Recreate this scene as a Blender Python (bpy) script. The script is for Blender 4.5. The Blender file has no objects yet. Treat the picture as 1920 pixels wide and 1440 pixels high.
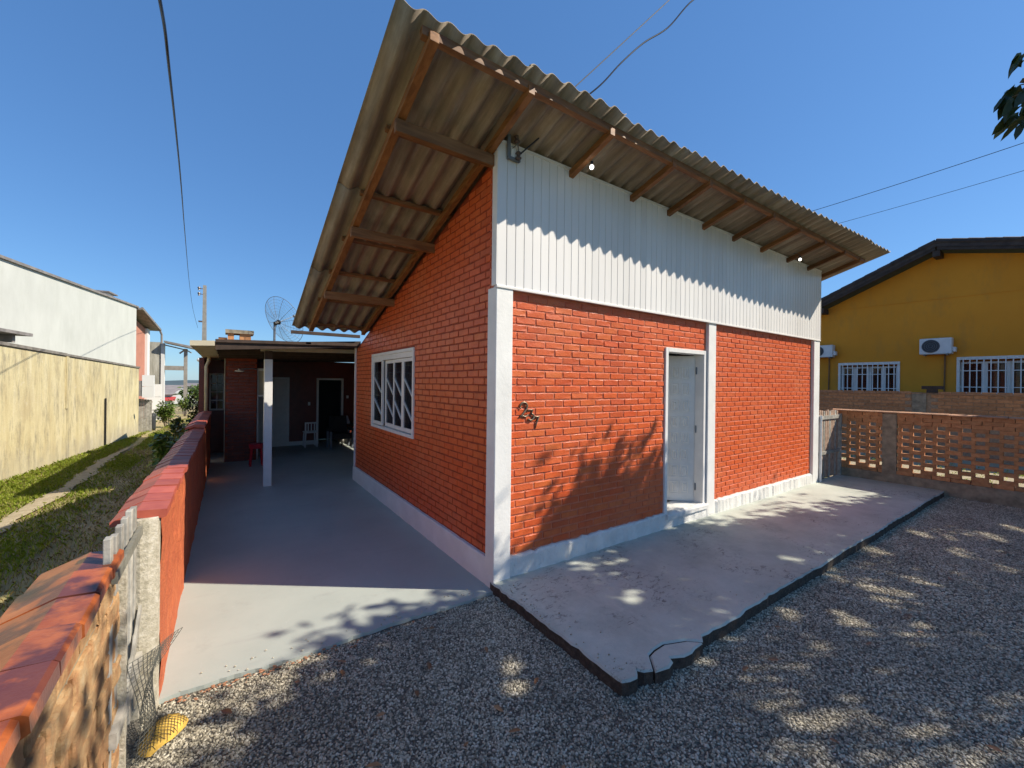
import bpy, bmesh, math, random
import numpy as np
from mathutils import Vector, Matrix

random.seed(7)
RNG = np.random.default_rng(7)
sc = bpy.context.scene
R = math.radians

# ------------------------------------------------------------------ camera
CAM = np.array([-2.04, -3.227, 1.907])
YAW, PIT, ROL, FPX = R(34.535), R(-.082), R(.651), 774.473
fwd = np.array([math.sin(YAW) * math.cos(PIT), math.cos(YAW) * math.cos(PIT), math.sin(PIT)])
rgt = np.array([math.cos(YAW), -math.sin(YAW), 0.0])
upv = np.cross(rgt, fwd)
rgt2 = rgt * math.cos(ROL) + upv * math.sin(ROL)
upv2 = -rgt * math.sin(ROL) + upv * math.cos(ROL)
cam_data = bpy.data.cameras.new("camera")
cam = bpy.data.objects.new("camera", cam_data)
sc.collection.objects.link(cam)
M = Matrix(((rgt2[0], upv2[0], -fwd[0], CAM[0]), (rgt2[1], upv2[1], -fwd[1], CAM[1]), (rgt2[2], upv2[2], -fwd[2], CAM[2]), (0, 0, 0, 1)))
cam.matrix_world = M
cam_data.sensor_fit = 'HORIZONTAL'
cam_data.sensor_width = 36.0
cam_data.lens = FPX / 1920 * 36.0
cam_data.clip_start = 0.05
cam_data.clip_end = 3000
sc.camera = cam

# ------------------------------------------------------------------ sky, sun, exposure
SUN = Vector((.925, -.675, 1.0)).normalized()
world = bpy.data.worlds.new("World")
sc.world = world
world.use_nodes = True
wn = world.node_tree.nodes
sky = wn.new('ShaderNodeTexSky')
sky.sky_type = 'NISHITA'
sky.sun_disc = False
sky.sun_elevation = math.asin(SUN.z)
sky.sun_rotation = math.atan2(SUN.x, SUN.y)
sky.altitude = 0
sky.air_density = 1.0
sky.dust_density = .15
sky.ozone_density = 2.6
tint = wn.new('ShaderNodeMix')            # white balance of the daylight: the whole sky a little bluer
tint.data_type = 'RGBA'
tint.blend_type = 'MULTIPLY'
tint.inputs[0].default_value = 1.0
tint.inputs[7].default_value = (.75, 1.0, 1.17, 1)
world.node_tree.links.new(sky.outputs[0], tint.inputs[6])
even = wn.new('ShaderNodeMix')            # evens out the dark zenith band
even.data_type = 'RGBA'
even.inputs[0].default_value = .4
even.inputs[7].default_value = (.74, 2.15, 5.4, 1)
world.node_tree.links.new(tint.outputs[2], even.inputs[6])
world.node_tree.links.new(even.outputs[2], wn['Background'].inputs[0])
wn['Background'].inputs[1].default_value = .095
sun_data = bpy.data.lights.new("sun", 'SUN')
sun_data.energy = 5.0
sun_data.angle = R(.5)
sun_data.color = (1.0, .92, .79)
sun = bpy.data.objects.new("sun", sun_data)
sun.rotation_euler = SUN.to_track_quat('Z', 'Y').to_euler()
sun.location = (8, -8, 12)
sc.collection.objects.link(sun)
sc.view_settings.view_transform = 'Standard'
sc.view_settings.look = 'None'
sc.view_settings.gamma = 1.0
sc.view_settings.use_curve_mapping = False
sc.view_settings.exposure = 0.48


# ------------------------------------------------------------------ materials
class G:
    def __init__(s, name):
        s.m = bpy.data.materials.new(name)
        s.m.use_nodes = True
        s.t = s.m.node_tree
        s.n = s.t.nodes
        s.bsdf = s.n['Principled BSDF']
        s.geo = s.n.new('ShaderNodeNewGeometry')
        s.pos = s.geo.outputs['Position']

    def link(s, a, b):
        s.t.links.new(a, b)

    def scaled(s, v):
        mp = s.n.new('ShaderNodeMapping')
        mp.inputs['Scale'].default_value = v
        s.link(s.pos, mp.inputs['Vector'])
        return mp.outputs[0]

    def noise(s, scale, detail=4, rough=.55, vec=None, dist=0):
        n = s.n.new('ShaderNodeTexNoise')
        n.inputs['Scale'].default_value = scale
        n.inputs['Detail'].default_value = detail
        n.inputs['Roughness'].default_value = rough
        n.inputs['Distortion'].default_value = dist
        s.link(vec if vec is not None else s.pos, n.inputs['Vector'])
        return n.outputs['Fac']

    def ramp(s, fac, stops):
        r = s.n.new('ShaderNodeValToRGB')
        e = r.color_ramp.elements
        while len(e) < len(stops):
            e.new(.5)
        for k, (p, c) in enumerate(stops):
            e[k].position = p
            c = (c, c, c) if isinstance(c, (int, float)) else c
            e[k].color = (c[0], c[1], c[2], 1)
        s.link(fac, r.inputs[0])
        return r.outputs[0]

    def mix(s, fac, a, b, mode='MIX'):
        m = s.n.new('ShaderNodeMix')
        m.data_type = 'RGBA'
        m.blend_type = mode
        for inp, v in ((m.inputs[0], fac), (m.inputs[6], a), (m.inputs[7], b)):
            if isinstance(v, bpy.types.NodeSocket):
                s.link(v, inp)
            elif isinstance(v, (int, float)):
                inp.default_value = v if inp.type == 'VALUE' else (v, v, v, 1)
            else:
                inp.default_value = (v[0], v[1], v[2], 1)
        return m.outputs[2]

    def math(s, op, a, b=0.0):
        m = s.n.new('ShaderNodeMath')
        m.operation = op
        for inp, v in ((m.inputs[0], a), (m.inputs[1], b)):
            if isinstance(v, bpy.types.NodeSocket):
                s.link(v, inp)
            else:
                inp.default_value = v
        return m.outputs[0]

    def rnd(s):
        o = s.n.new('ShaderNodeObjectInfo')
        return o.outputs['Random']

    def island(s):
        return s.geo.outputs['Random Per Island']

    def bump(s, fac, strength, dist=.01, prev=None):
        b = s.n.new('ShaderNodeBump')
        b.inputs['Strength'].default_value = strength
        b.inputs['Distance'].default_value = dist
        s.link(fac, b.inputs['Height'])
        if prev is not None:
            s.link(prev, b.inputs['Normal'])
        return b.outputs[0]

    def done(s, col, rough=.7, normal=None, metal=0.0, spec=.5):
        b = s.bsdf
        if isinstance(col, bpy.types.NodeSocket):
            s.link(col, b.inputs['Base Color'])
        else:
            b.inputs['Base Color'].default_value = (col[0], col[1], col[2], 1)
        if isinstance(rough, bpy.types.NodeSocket):
            s.link(rough, b.inputs['Roughness'])
        else:
            b.inputs['Roughness'].default_value = rough
        b.inputs['Metallic'].default_value = metal
        b.inputs['Specular IOR Level'].default_value = spec
        if normal is not None:
            s.link(normal, b.inputs['Normal'])
        return s.m


def simple(name, col, rough=.6, var=.15, scale=6, bump=.15, bscale=60, rnd=0.0, metal=0.0, spec=.4):
    g = G(name)
    c = tuple(col)
    d = tuple(x * (1 - var) for x in c)
    l = tuple(min(1, x * (1 + var)) for x in c)
    o = g.ramp(g.noise(scale, 6), [(.3, d), (.7, l)])
    if rnd:
        k = g.ramp(g.rnd(), [(0, 1 - rnd), (1, 1.0)])
        o = g.mix(1.0, o, k, 'MULTIPLY')
    nb = g.bump(g.noise(bscale, 4), bump, .004) if bump else None
    return g.done(o, rough, nb, metal, spec)


def m_paint_brick(name, base, dark, rnd=.22):
    g = G(name)
    o = g.ramp(g.noise(9, 6), [(.28, dark), (.72, base)])
    hue = g.ramp(g.rnd(), [(0, (.92, .74, .62)), (.3, (.74, .76, .9)), (.6, (1, 1, 1)), (.85, (.9, 1.05, 1.1)), (1, (1.0, 1.35, 1.5))])
    o = g.mix(.75, o, hue, 'MULTIPLY')
    fade = g.ramp(g.noise(.9, 6, .7), [(.48, 0.), (.68, 1.)])
    o = g.mix(g.math('MULTIPLY', fade, .35), o, (base[0] * .92, base[1] * 1.75, base[2] * 3.4))
    grime = g.ramp(g.noise(2.6, 7, .75, g.scaled((1, 1, .4))), [(.54, 0.), (.72, 1.)])
    o = g.mix(g.math('MULTIPLY', grime, .32), o, tuple(x * .45 for x in base))
    spots = g.ramp(g.noise(70, 3), [(.62, 0.0), (.72, 1.0)])
    o = g.mix(g.math('MULTIPLY', spots, .45), o, tuple(x * .35 for x in base))
    pale = g.ramp(g.noise(38, 5, .7), [(.66, 0.0), (.76, 1.0)])
    o = g.mix(g.math('MULTIPLY', pale, .35), o, (.62, .33, .2))
    nb = g.bump(g.noise(45, 5, .65), .55, .006)
    nb = g.bump(g.noise(220, 2), .25, .002, nb)
    return g.done(o, .4, nb, 0, .5)


MAT = {}


def add_translucent(g, col, fac):
    tr = g.n.new('ShaderNodeBsdfTranslucent')
    g.link(col, tr.inputs['Color'])
    ms = g.n.new('ShaderNodeMixShader')
    ms.inputs[0].default_value = fac
    g.link(g.bsdf.outputs[0], ms.inputs[1])
    g.link(tr.outputs[0], ms.inputs[2])
    g.link(ms.outputs[0], g.n['Material Output'].inputs['Surface'])


MAT['brick'] = m_paint_brick('red painted brick', (.70, .125, .026), (.56, .085, .018))
MAT['brick_shaded'] = m_paint_brick('shade darkened red brick', (.20, .036, .018), (.13, .023, .012))  # deep shade of the carport is put into this brick colour
g = G('red paint over mortar')
o = g.ramp(g.noise(12, 5), [(.3, (.52, .135, .065)), (.7, (.68, .22, .12))])
o = g.mix(g.math('MULTIPLY', g.ramp(g.noise(30, 5, .7), [(.6, 0.), (.72, 1.)]), .4), o, (.6, .28, .16))
MAT['mortar_shaded'] = simple('red joint paint with shade mixed in', (.30, .05, .018), .7, .25, 9, .8, 60)  # shaded copy of the joint paint, its darkness painted in
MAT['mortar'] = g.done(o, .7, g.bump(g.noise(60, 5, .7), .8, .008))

g = G('white paint on render')
o = g.ramp(g.noise(4, 6), [(.3, (.72, .70, .65)), (.7, (.83, .81, .76))])
crk = g.ramp(g.noise(14, 8, .75), [(.66, 0.), (.74, 1.)])
o = g.mix(g.math('MULTIPLY', crk, .25), o, (.42, .4, .36))
MAT['white'] = g.done(o, .55, g.bump(g.noise(35, 6, .7), .45, .006))
g = G('chipped white plinth paint')
o = g.ramp(g.noise(6, 6), [(.3, (.66, .635, .58)), (.7, (.81, .785, .73))])
crk = g.ramp(g.noise(26, 8, .8), [(.57, 0.), (.66, 1.)])
o = g.mix(g.math('MULTIPLY', crk, .5), o, (.36, .33, .29))
MAT['plinth'] = g.done(o, .65, g.bump(g.noise(28, 8, .75), 1.0, .012))

g = G('white pvc siding')
o = g.ramp(g.noise(1.5, 4, vec=g.scaled((1, 1, .3))), [(.3, (.78, .75, .71)), (.7, (.85, .82, .78))])
o = g.mix(1., o, g.ramp(g.rnd(), [(0, .93), (1, 1.)]), 'MULTIPLY')
MAT['pvc'] = g.done(o, .32, g.bump(g.noise(3, 2), .05, .01), 0, .5)
MAT['pvc_gap'] = simple('siding groove', (.5, .5, .52), .6, .1)
MAT['enamel'] = simple('white enamel', (.78, .75, .70), .35, .06, 8, .1, 90)
MAT['door'] = simple('white door paint', (.74, .71, .65), .4, .06, 10, .12, 120)

g = G('varnished pine rafters')
gr = g.noise(22, 6, .6, g.scaled((1, .12, 1)), .6)
o = g.ramp(gr, [(.25, (.12, .045, .013)), (.5, (.25, .105, .032)), (.75, (.36, .17, .06))])
o = g.mix(1., o, g.ramp(g.rnd(), [(0, .55), (1, 1.1)]), 'MULTIPLY')
MAT['wood'] = g.done(o, .55, g.bump(gr, .25, .004), 0, .35)
g = G('varnished pine purlins')
gr = g.noise(22, 6, .6, g.scaled((.12, 1, 1)), .6)
o = g.ramp(gr, [(.25, (.13, .052, .018)), (.5, (.26, .12, .045)), (.75, (.38, .2, .085))])
o = g.mix(1., o, g.ramp(g.rnd(), [(0, .6), (1, 1.1)]), 'MULTIPLY')
MAT['wood_x'] = g.done(o, .55, g.bump(gr, .25, .004), 0, .35)
MAT['wood_dark'] = simple('dark brown timber', (.10, .045, .022), .6, .35, 10, .3, 50, .3)

g = G('weathered fibre cement')
st = g.noise(5, 7, .65, g.scaled((3.2, .25, .25)))
o = g.ramp(st, [(.25, (.19, .148, .11)), (.5, (.34, .275, .205)), (.78, (.56, .485, .385))])
bl = g.ramp(g.noise(1.7, 6, .7), [(.45, 0.), (.7, 1.)])
o = g.mix(g.math('MULTIPLY', bl, .5), o, (.15, .12, .09))
sp = g.ramp(g.noise(120, 2), [(.68, 0.), (.74, 1.)])
o = g.mix(g.math('MULTIPLY', sp, .25), o, (.6, .56, .48))
o = g.mix(1., o, g.ramp(g.rnd(), [(0, .86), (1, 1.06)]), 'MULTIPLY')
MAT['fibre'] = g.done(o, .8, g.bump(g.noise(90, 4), .3, .003), 0, .2)

g = G('worn grey painted concrete')
o = g.ramp(g.noise(1.6, 8, .7), [(.3, (.335, .355, .305)), (.5, (.44, .465, .40)), (.72, (.54, .565, .49))])
scuff = g.ramp(g.noise(17, 8, .8, g.scaled((.7, 1.3, 1)), 1.), [(.53, 0.), (.6, 1.)])
zone = g.ramp(g.noise(1.15, 5, .65), [(.5, 0.), (.6, 1.)])
o = g.mix(g.math('MULTIPLY', g.math('MULTIPLY', scuff, zone), .8), o, (.10, .09, .085))
pit = g.ramp(g.noise(150, 3), [(.66, 0.), (.72, 1.)])
o = g.mix(g.math('MULTIPLY', pit, .5), o, (.14, .13, .12))
wn_ = g.ramp(g.noise(2.3, 7, .7, g.scaled((1, .35, 1))), [(.6, 0.), (.72, 1.)])
o = g.mix(g.math('MULTIPLY', wn_, .6), o, (.60, .61, .52))
MAT['slab'] = g.done(o, g.ramp(g.noise(3, 5), [(.3, .6), (.7, .85)]), g.bump(g.noise(60, 6, .7), .55, .006))
g = G('broken concrete edge')
o = g.ramp(g.noise(22, 7, .75), [(.3, (.03, .024, .018)), (.55, (.085, .065, .048)), (.8, (.17, .14, .105))])
MAT['slab_edge'] = g.done(o, .9, g.bump(g.noise(40, 6, .75), 1., .02))
g = G('lavender grey floor paint')
o = g.ramp(g.noise(.9, 7, .6), [(.3, (.355, .385, .345)), (.7, (.43, .46, .41))])
sp = g.ramp(g.noise(60, 3), [(.71, 0.), (.76, 1.)])
o = g.mix(g.math('MULTIPLY', sp, .4), o, (.22, .2, .2))
tr = g.ramp(g.noise(5, 5, .6, g.scaled((.25, 1, 1))), [(.6, 0.), (.75, 1.)])
o = g.mix(g.math('MULTIPLY', tr, .35), o, (.28, .28, .27))
st_ = g.ramp(g.noise(1.6, 7, .75), [(.56, 0.), (.7, 1.)])
o = g.mix(g.math('MULTIPLY', st_, .28), o, (.24, .235, .22))
sc_ = g.ramp(g.noise(11, 8, .8, g.scaled((1.4, .5, 1)), .8), [(.6, 0.), (.66, 1.)])
o = g.mix(g.math('MULTIPLY', sc_, .3), o, (.52, .51, .48))
dirt = g.ramp(g.noise(14, 6, .7), [(.6, 0.), (.75, 1.)])
o = g.mix(g.math('MULTIPLY', dirt, .18), o, (.25, .22, .19))
MAT['patio'] = g.done(o, g.ramp(g.noise(2, 5), [(.3, .42), (.7, .62)]), g.bump(g.noise(90, 5), .2, .003))

g = G('crushed stone')
o = g.ramp(g.rnd(), [(0, (.09, .076, .05)), (.25, (.26, .225, .15)), (.55, (.47, .41, .285)), (.8, (.66, .585, .43)), (1, (.84, .77, .6))])
o = g.mix(.28, o, g.ramp(g.noise(90, 3), [(.3, (.12, .11, .09)), (.7, (.55, .51, .43))]))
pt = g.ramp(g.noise(.8, 6, .7), [(.35, .68), (.65, 1.12)])
o = g.mix(1., o, pt, 'MULTIPLY')
rust = g.ramp(g.noise(3.1, 5, .7), [(.6, 0.), (.75, 1.)])
o = g.mix(g.math('MULTIPLY', rust, .22), o, (.28, .2, .13))
MAT['stone'] = g.done(o, .75, g.bump(g.noise(200, 3), .3, .003), 0, .3)
g = G('gravel bed')
o = g.ramp(g.noise(75, 3, .6), [(.35, (.05, .044, .035)), (.55, (.15, .135, .105)), (.75, (.34, .31, .25))])
MAT['gravel_bed'] = g.done(o, .9, g.bump(g.noise(75, 3), 1., .02))

g = G('sandy soil')
o = g.ramp(g.noise(2.4, 8, .7), [(.3, (.24, .18, .085)), (.55, (.40, .31, .16)), (.75, (.52, .42, .25))])
o = g.mix(g.ramp(g.noise(.8, 5), [(.45, 0.), (.65, .6)]), o, (.3, .29, .07))
MAT['soil'] = g.done(o, .95, g.bump(g.noise(45, 6, .7), .9, .02))
g = G('trodden sand path')
o = g.ramp(g.noise(9, 7, .7), [(.3, (.30, .235, .14)), (.7, (.46, .385, .25))])
MAT['path'] = g.done(o, .95, g.bump(g.noise(60, 6, .7), .7, .012))
g = G('far ground')
o = g.ramp(g.noise(.35, 7, .7), [(.3, (.06, .085, .02)), (.6, (.13, .14, .045)), (.8, (.2, .17, .08))])
MAT['far_ground'] = g.done(o, .95, g.bump(g.noise(8, 5), .5, .05))
g = G('grass blades')
o = g.ramp(g.noise(1.3, 4), [(.3, (.32, .44, .03)), (.6, (.44, .50, .05)), (.8, (.54, .5, .12))])
o = g.mix(.6, o, g.ramp(g.island(), [(0, (.18, .28, .025)), (.55, (.34, .45, .05)), (1, (.52, .50, .16))]))
grass_col = o
MAT['grass'] = g.done(o, .6, None, 0, .3)
add_translucent(g, o, .45)
g = G('dry grass')
o = g.ramp(g.island(), [(0, (.22, .17, .06)), (.5, (.38, .3, .13)), (1, (.5, .41, .22))])
MAT['dry_grass'] = g.done(o, .7, None, 0, .2)
add_translucent(g, o, .35)


def leaf_mat(name, dark, mid, light, trans=.1):
    g = G(name)
    o = g.ramp(g.island(), [(0, dark), (.55, mid), (1, light)])
    g.bsdf.inputs['Transmission Weight'].default_value = 0
    m = g.done(o, .42, None, 0, .45)
    if trans:
        add_translucent(g, g.mix(1., o, (1.6, 1.5, .7), 'MULTIPLY'), trans)
    return m


MAT['leaf'] = leaf_mat('glossy green leaf', (.025, .045, .01), (.05, .085, .016), (.1, .13, .025))
MAT['leaf_light'] = leaf_mat('light green leaf', (.05, .09, .012), (.11, .17, .022), (.2, .25, .05))
MAT['leaf_dark'] = leaf_mat('dark leaf', (.018, .03, .01), (.035, .055, .013), (.06, .085, .02))
MAT['leaf_fallen'] = leaf_mat('fallen brown leaf', (.12, .055, .025), (.22, .11, .05), (.34, .19, .09), 0)
MAT['bark'] = simple('grey bark', (.16, .125, .095), .9, .35, 14, .8, 40)

g = G('ochre stained boundary wall')
v = g.scaled((1.6, 1.6, .3))
o = g.ramp(g.noise(2.2, 8, .68, v), [(.3, (.46, .37, .19)), (.5, (.58, .50, .28)), (.7, (.65, .58, .37))])
st = g.ramp(g.noise(2.6, 9, .8, g.scaled((1.6, 1.6, .4))), [(.49, 0.), (.64, 1.)])
o = g.mix(g.math('MULTIPLY', st, .72), o, (.20, .17, .12))
st2 = g.ramp(g.noise(1.1, 7, .7), [(.5, 0.), (.68, 1.)])
o = g.mix(g.math('MULTIPLY', st2, .42), o, (.36, .29, .18))
low = g.n.new('ShaderNodeSeparateXYZ')
g.link(g.pos, low.inputs[0])
damp = g.math('MULTIPLY', g.ramp(g.math('ADD', low.outputs[2], g.math('MULTIPLY', g.noise(2.5, 6, .7), .8)), [(.35, 1.), (.95, 0.)]), .6)
o = g.mix(damp, o, (.33, .30, .24))
fl = g.ramp(g.noise(3.2, 8, .75), [(.6, 0.), (.7, 1.)])
o = g.mix(g.math('MULTIPLY', fl, .5), o, (.62, .56, .42))
MAT['ochre_wall'] = g.done(o, .9, g.bump(g.noise(25, 7, .7), .6, .01))
g = G('stained white render')
v = g.scaled((1, 1, .5))
o = g.ramp(g.noise(1.6, 8, .65, v), [(.3, (.48, .485, .44)), (.7, (.57, .575, .525))])
st = g.ramp(g.noise(1.4, 9, .78, g.scaled((1.6, 1.6, .35))), [(.52, 0.), (.72, 1.)])
o = g.mix(g.math('MULTIPLY', st, .4), o, (.42, .43, .37))
MAT['white_wall'] = g.done(o, .9, g.bump(g.noise(18, 6), .3, .008))
g = G('weathered grey render')
o = g.ramp(g.noise(1.7, 8, .72, g.scaled((2, 2, .2))), [(.35, (.16, .15, .12)), (.55, (.4, .38, .31)), (.7, (.62, .6, .53))])
MAT['grey_wall'] = g.done(o, .9, g.bump(g.noise(18, 6), .3, .008))
MAT['pink_wall'] = simple('salmon render', (.44, .19, .13), .85, .1, 3, .3, 30)
MAT['roof_grey'] = simple('grey roof edge', (.22, .2, .185), .8, .3, 5, .3, 30)
MAT['coping_grey'] = simple('grey coping', (.2, .18, .15), .85, .35, 8, .5, 40)

g = G('red painted rough plaster')
v = g.scaled((1, 1, .5))
o = g.ramp(g.noise(9, 7, .7, v), [(.3, (.46, .095, .035)), (.6, (.60, .15, .05)), (.8, (.66, .25, .10))])
MAT['red_plaster'] = g.done(o, .75, g.bump(g.noise(16, 7, .7), 1., .03))
g = G('red painted cap tile')
o = g.ramp(g.noise(12, 5), [(.3, (.42, .085, .055)), (.7, (.54, .13, .075))])
o = g.mix(1., o, g.ramp(g.rnd(), [(0, .74), (1, 1.1)]), 'MULTIPLY')
MAT['cap_red'] = g.done(o, .5, g.bump(g.noise(70, 4), .3, .003), 0, .4)
g = G('terracotta cap tile')
o = g.ramp(g.noise(7, 6, .65), [(.3, (.33, .075, .022)), (.6, (.50, .14, .04)), (.8, (.56, .2, .07))])
stn = g.ramp(g.noise(6, 4, .55), [(.46, 0.), (.56, 1.)])
o = g.mix(g.math('MULTIPLY', stn, .8), o, (.07, .025, .03))
o = g.mix(1., o, g.ramp(g.rnd(), [(0, .7), (1, 1.1)]), 'MULTIPLY')
MAT['cap_terra'] = g.done(o, .33, g.bump(g.noise(90, 5), .35, .003), 0, .5)
g = G('rough old brickwork')
o = g.ramp(g.noise(10, 7, .7), [(.3, (.40, .17, .065)), (.55, (.55, .33, .15)), (.75, (.60, .46, .27))])
gr = g.ramp(g.noise(6, 7, .7), [(.55, 0.), (.7, 1.)])
o = g.mix(g.math('MULTIPLY', gr, .55), o, (.22, .18, .11))
o = g.mix(1., o, g.ramp(g.rnd(), [(0, .75), (1, 1.1)]), 'MULTIPLY')
MAT['old_brick'] = g.done(o, .85, g.bump(g.noise(30, 7, .75), 1., .015))
g = G('old lime mortar')
o = g.ramp(g.noise(14, 7, .7), [(.3, (.34, .26, .15)), (.7, (.56, .46, .3))])
MAT['old_mortar'] = g.done(o, .95, g.bump(g.noise(40, 7, .75), 1., .015))
MAT['old_wood'] = simple('weathered grey picket', (.42, .39, .33), .85, .35, 12, .5, 60, .3)
MAT['gate_wood'] = simple('pinkish weathered picket', (.5, .34, .24), .85, .3, 12, .5, 60, .3)
MAT['rail_dark'] = simple('weathered dark rail', (.2, .19, .15), .85, .35, 12, .5, 60)
g = G('old concrete post')
o = g.ramp(g.noise(25, 6, .75), [(.3, (.25, .22, .15)), (.55, (.48, .43, .33)), (.75, (.62, .58, .5))])
MAT['old_concrete'] = g.done(o, .9, g.bump(g.noise(60, 6), .8, .008))

g = G('brown clay brick')
o = g.ramp(g.noise(14, 6), [(.3, (.42, .19, .085)), (.7, (.60, .31, .15))])
o = g.mix(1., o, g.ramp(g.rnd(), [(0, (.74, .76, .76)), (.5, (.95, .93, .9)), (1, (1.1, 1.05, 1.))]), 'MULTIPLY')
MAT['clay'] = g.done(o, .85, g.bump(g.noise(60, 5), .5, .006), 0, .25)
MAT['clay_mortar'] = simple('brown mortar', (.36, .25, .16), .95, .25, 20, .8, 60)
MAT['dark_concrete'] = simple('dark brown concrete', (.27, .225, .16), .9, .35, 9, .7, 40)  # mottled dark brown grey
MAT['coping_clay'] = simple('clay coping tile', (.5, .27, .15), .8, .25, 14, .4, 60, .25)
g = G('ochre yellow render')
o = g.ramp(g.noise(.8, 6, .6), [(.3, (.66, .255, .016)), (.7, (.74, .30, .022))])
o = g.mix(g.math('MULTIPLY', g.ramp(g.noise(1.6, 8, .75, g.scaled((1, 1, .35))), [(.5, 0.), (.72, 1.)]), .5), o, (.40, .2, .05))
MAT['yellow_wall'] = g.done(o, .85, g.bump(g.noise(30, 5), .3, .006))
MAT['dark_roof'] = simple('dark brown roof tile', (.055, .04, .035), .75, .35, 6, .4, 30, .3)
MAT['ac_body'] = simple('off white metal', (.66, .67, .68), .45, .06)
MAT['dark_grille'] = simple('dark grille', (.05, .055, .065), .55, .2)
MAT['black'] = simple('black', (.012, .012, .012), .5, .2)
MAT['cable'] = simple('black cable', (.02, .022, .03), .5, .1, bump=0)
MAT['cable_grey'] = simple('grey cable', (.17, .16, .15), .5, .1, bump=0)
MAT['steel'] = simple('dull steel', (.17, .19, .21), .6, .15, metal=.3)
MAT['bronze'] = simple('tarnished bronze', (.20, .15, .10), .42, .35, 40, .3, 90, metal=.55)
MAT['copper_pipe'] = simple('brown pipe', (.2, .1, .04), .6, .2)
MAT['plastic_white'] = simple('white plastic', (.7, .7, .68), .4, .05)
MAT['plastic_red'] = simple('red plastic', (.5, .03, .045), .4, .08)
MAT['dark_fabric'] = simple('dark upholstery', (.03, .028, .027), .85, .3)
MAT['curtain'] = simple('grey curtain', (.3, .29, .31), .9, .12, 8)
MAT['interior'] = simple('inside wall paint', (.55, .52, .47), .8, .06, 2)
MAT['tile_floor'] = simple('cream floor tile', (.55, .50, .40), .3, .08, 4)
MAT['cream'] = simple('cream eave board', (.55, .48, .34), .7, .1, 6, .2, 40)
MAT['yellow_lump'] = simple('yellow lump', (.62, .38, .07), .8, .3, 22, .9, 45)
MAT['net'] = simple('dark fine netting', (.05, .045, .03), .7, .2, bump=0)
MAT['mesh_wire'] = simple('grey wire mesh', (.10, .10, .085), .5, .2, bump=0)
MAT['concrete_pole'] = simple('concrete pole', (.27, .25, .22), .9, .15, 6)
MAT['insulator'] = simple('porcelain insulator', (.10, .07, .06), .3, .2)
MAT['hill'] = simple('distant wooded hill', (.07, .10, .11), .95, .25, .02, 0)
MAT['far_white'] = simple('far white wall', (.68, .67, .64), .85, .08, .6, 0)
MAT['far_roof'] = simple('far grey roof', (.23, .2, .19), .85, .2, .8, 0)
MAT['far_red'] = simple('far red awning', (.42, .05, .05), .8, .1, 1, 0)
MAT['black_bin'] = simple('black plastic bin', (.03, .033, .035), .5, .2)
MAT['terracotta'] = simple('terracotta chip', (.36, .17, .09), .85, .2, 20)
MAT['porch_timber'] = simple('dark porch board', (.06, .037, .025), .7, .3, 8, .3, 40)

g = G('window glass')
g.bsdf.inputs['Base Color'].default_value = (.018, .02, .024, 1)
g.bsdf.inputs['Roughness'].default_value = .04
g.bsdf.inputs['Alpha'].default_value = .5
MAT['glass'] = g.m
g = G('lit bulb')
g.bsdf.inputs['Base Color'].default_value = (.9, .9, .88, 1)
g.bsdf.inputs['Emission Color'].default_value = (1, .98, .93, 1)
g.bsdf.inputs['Emission Strength'].default_value = 3.5
MAT['bulb'] = g.m


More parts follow.
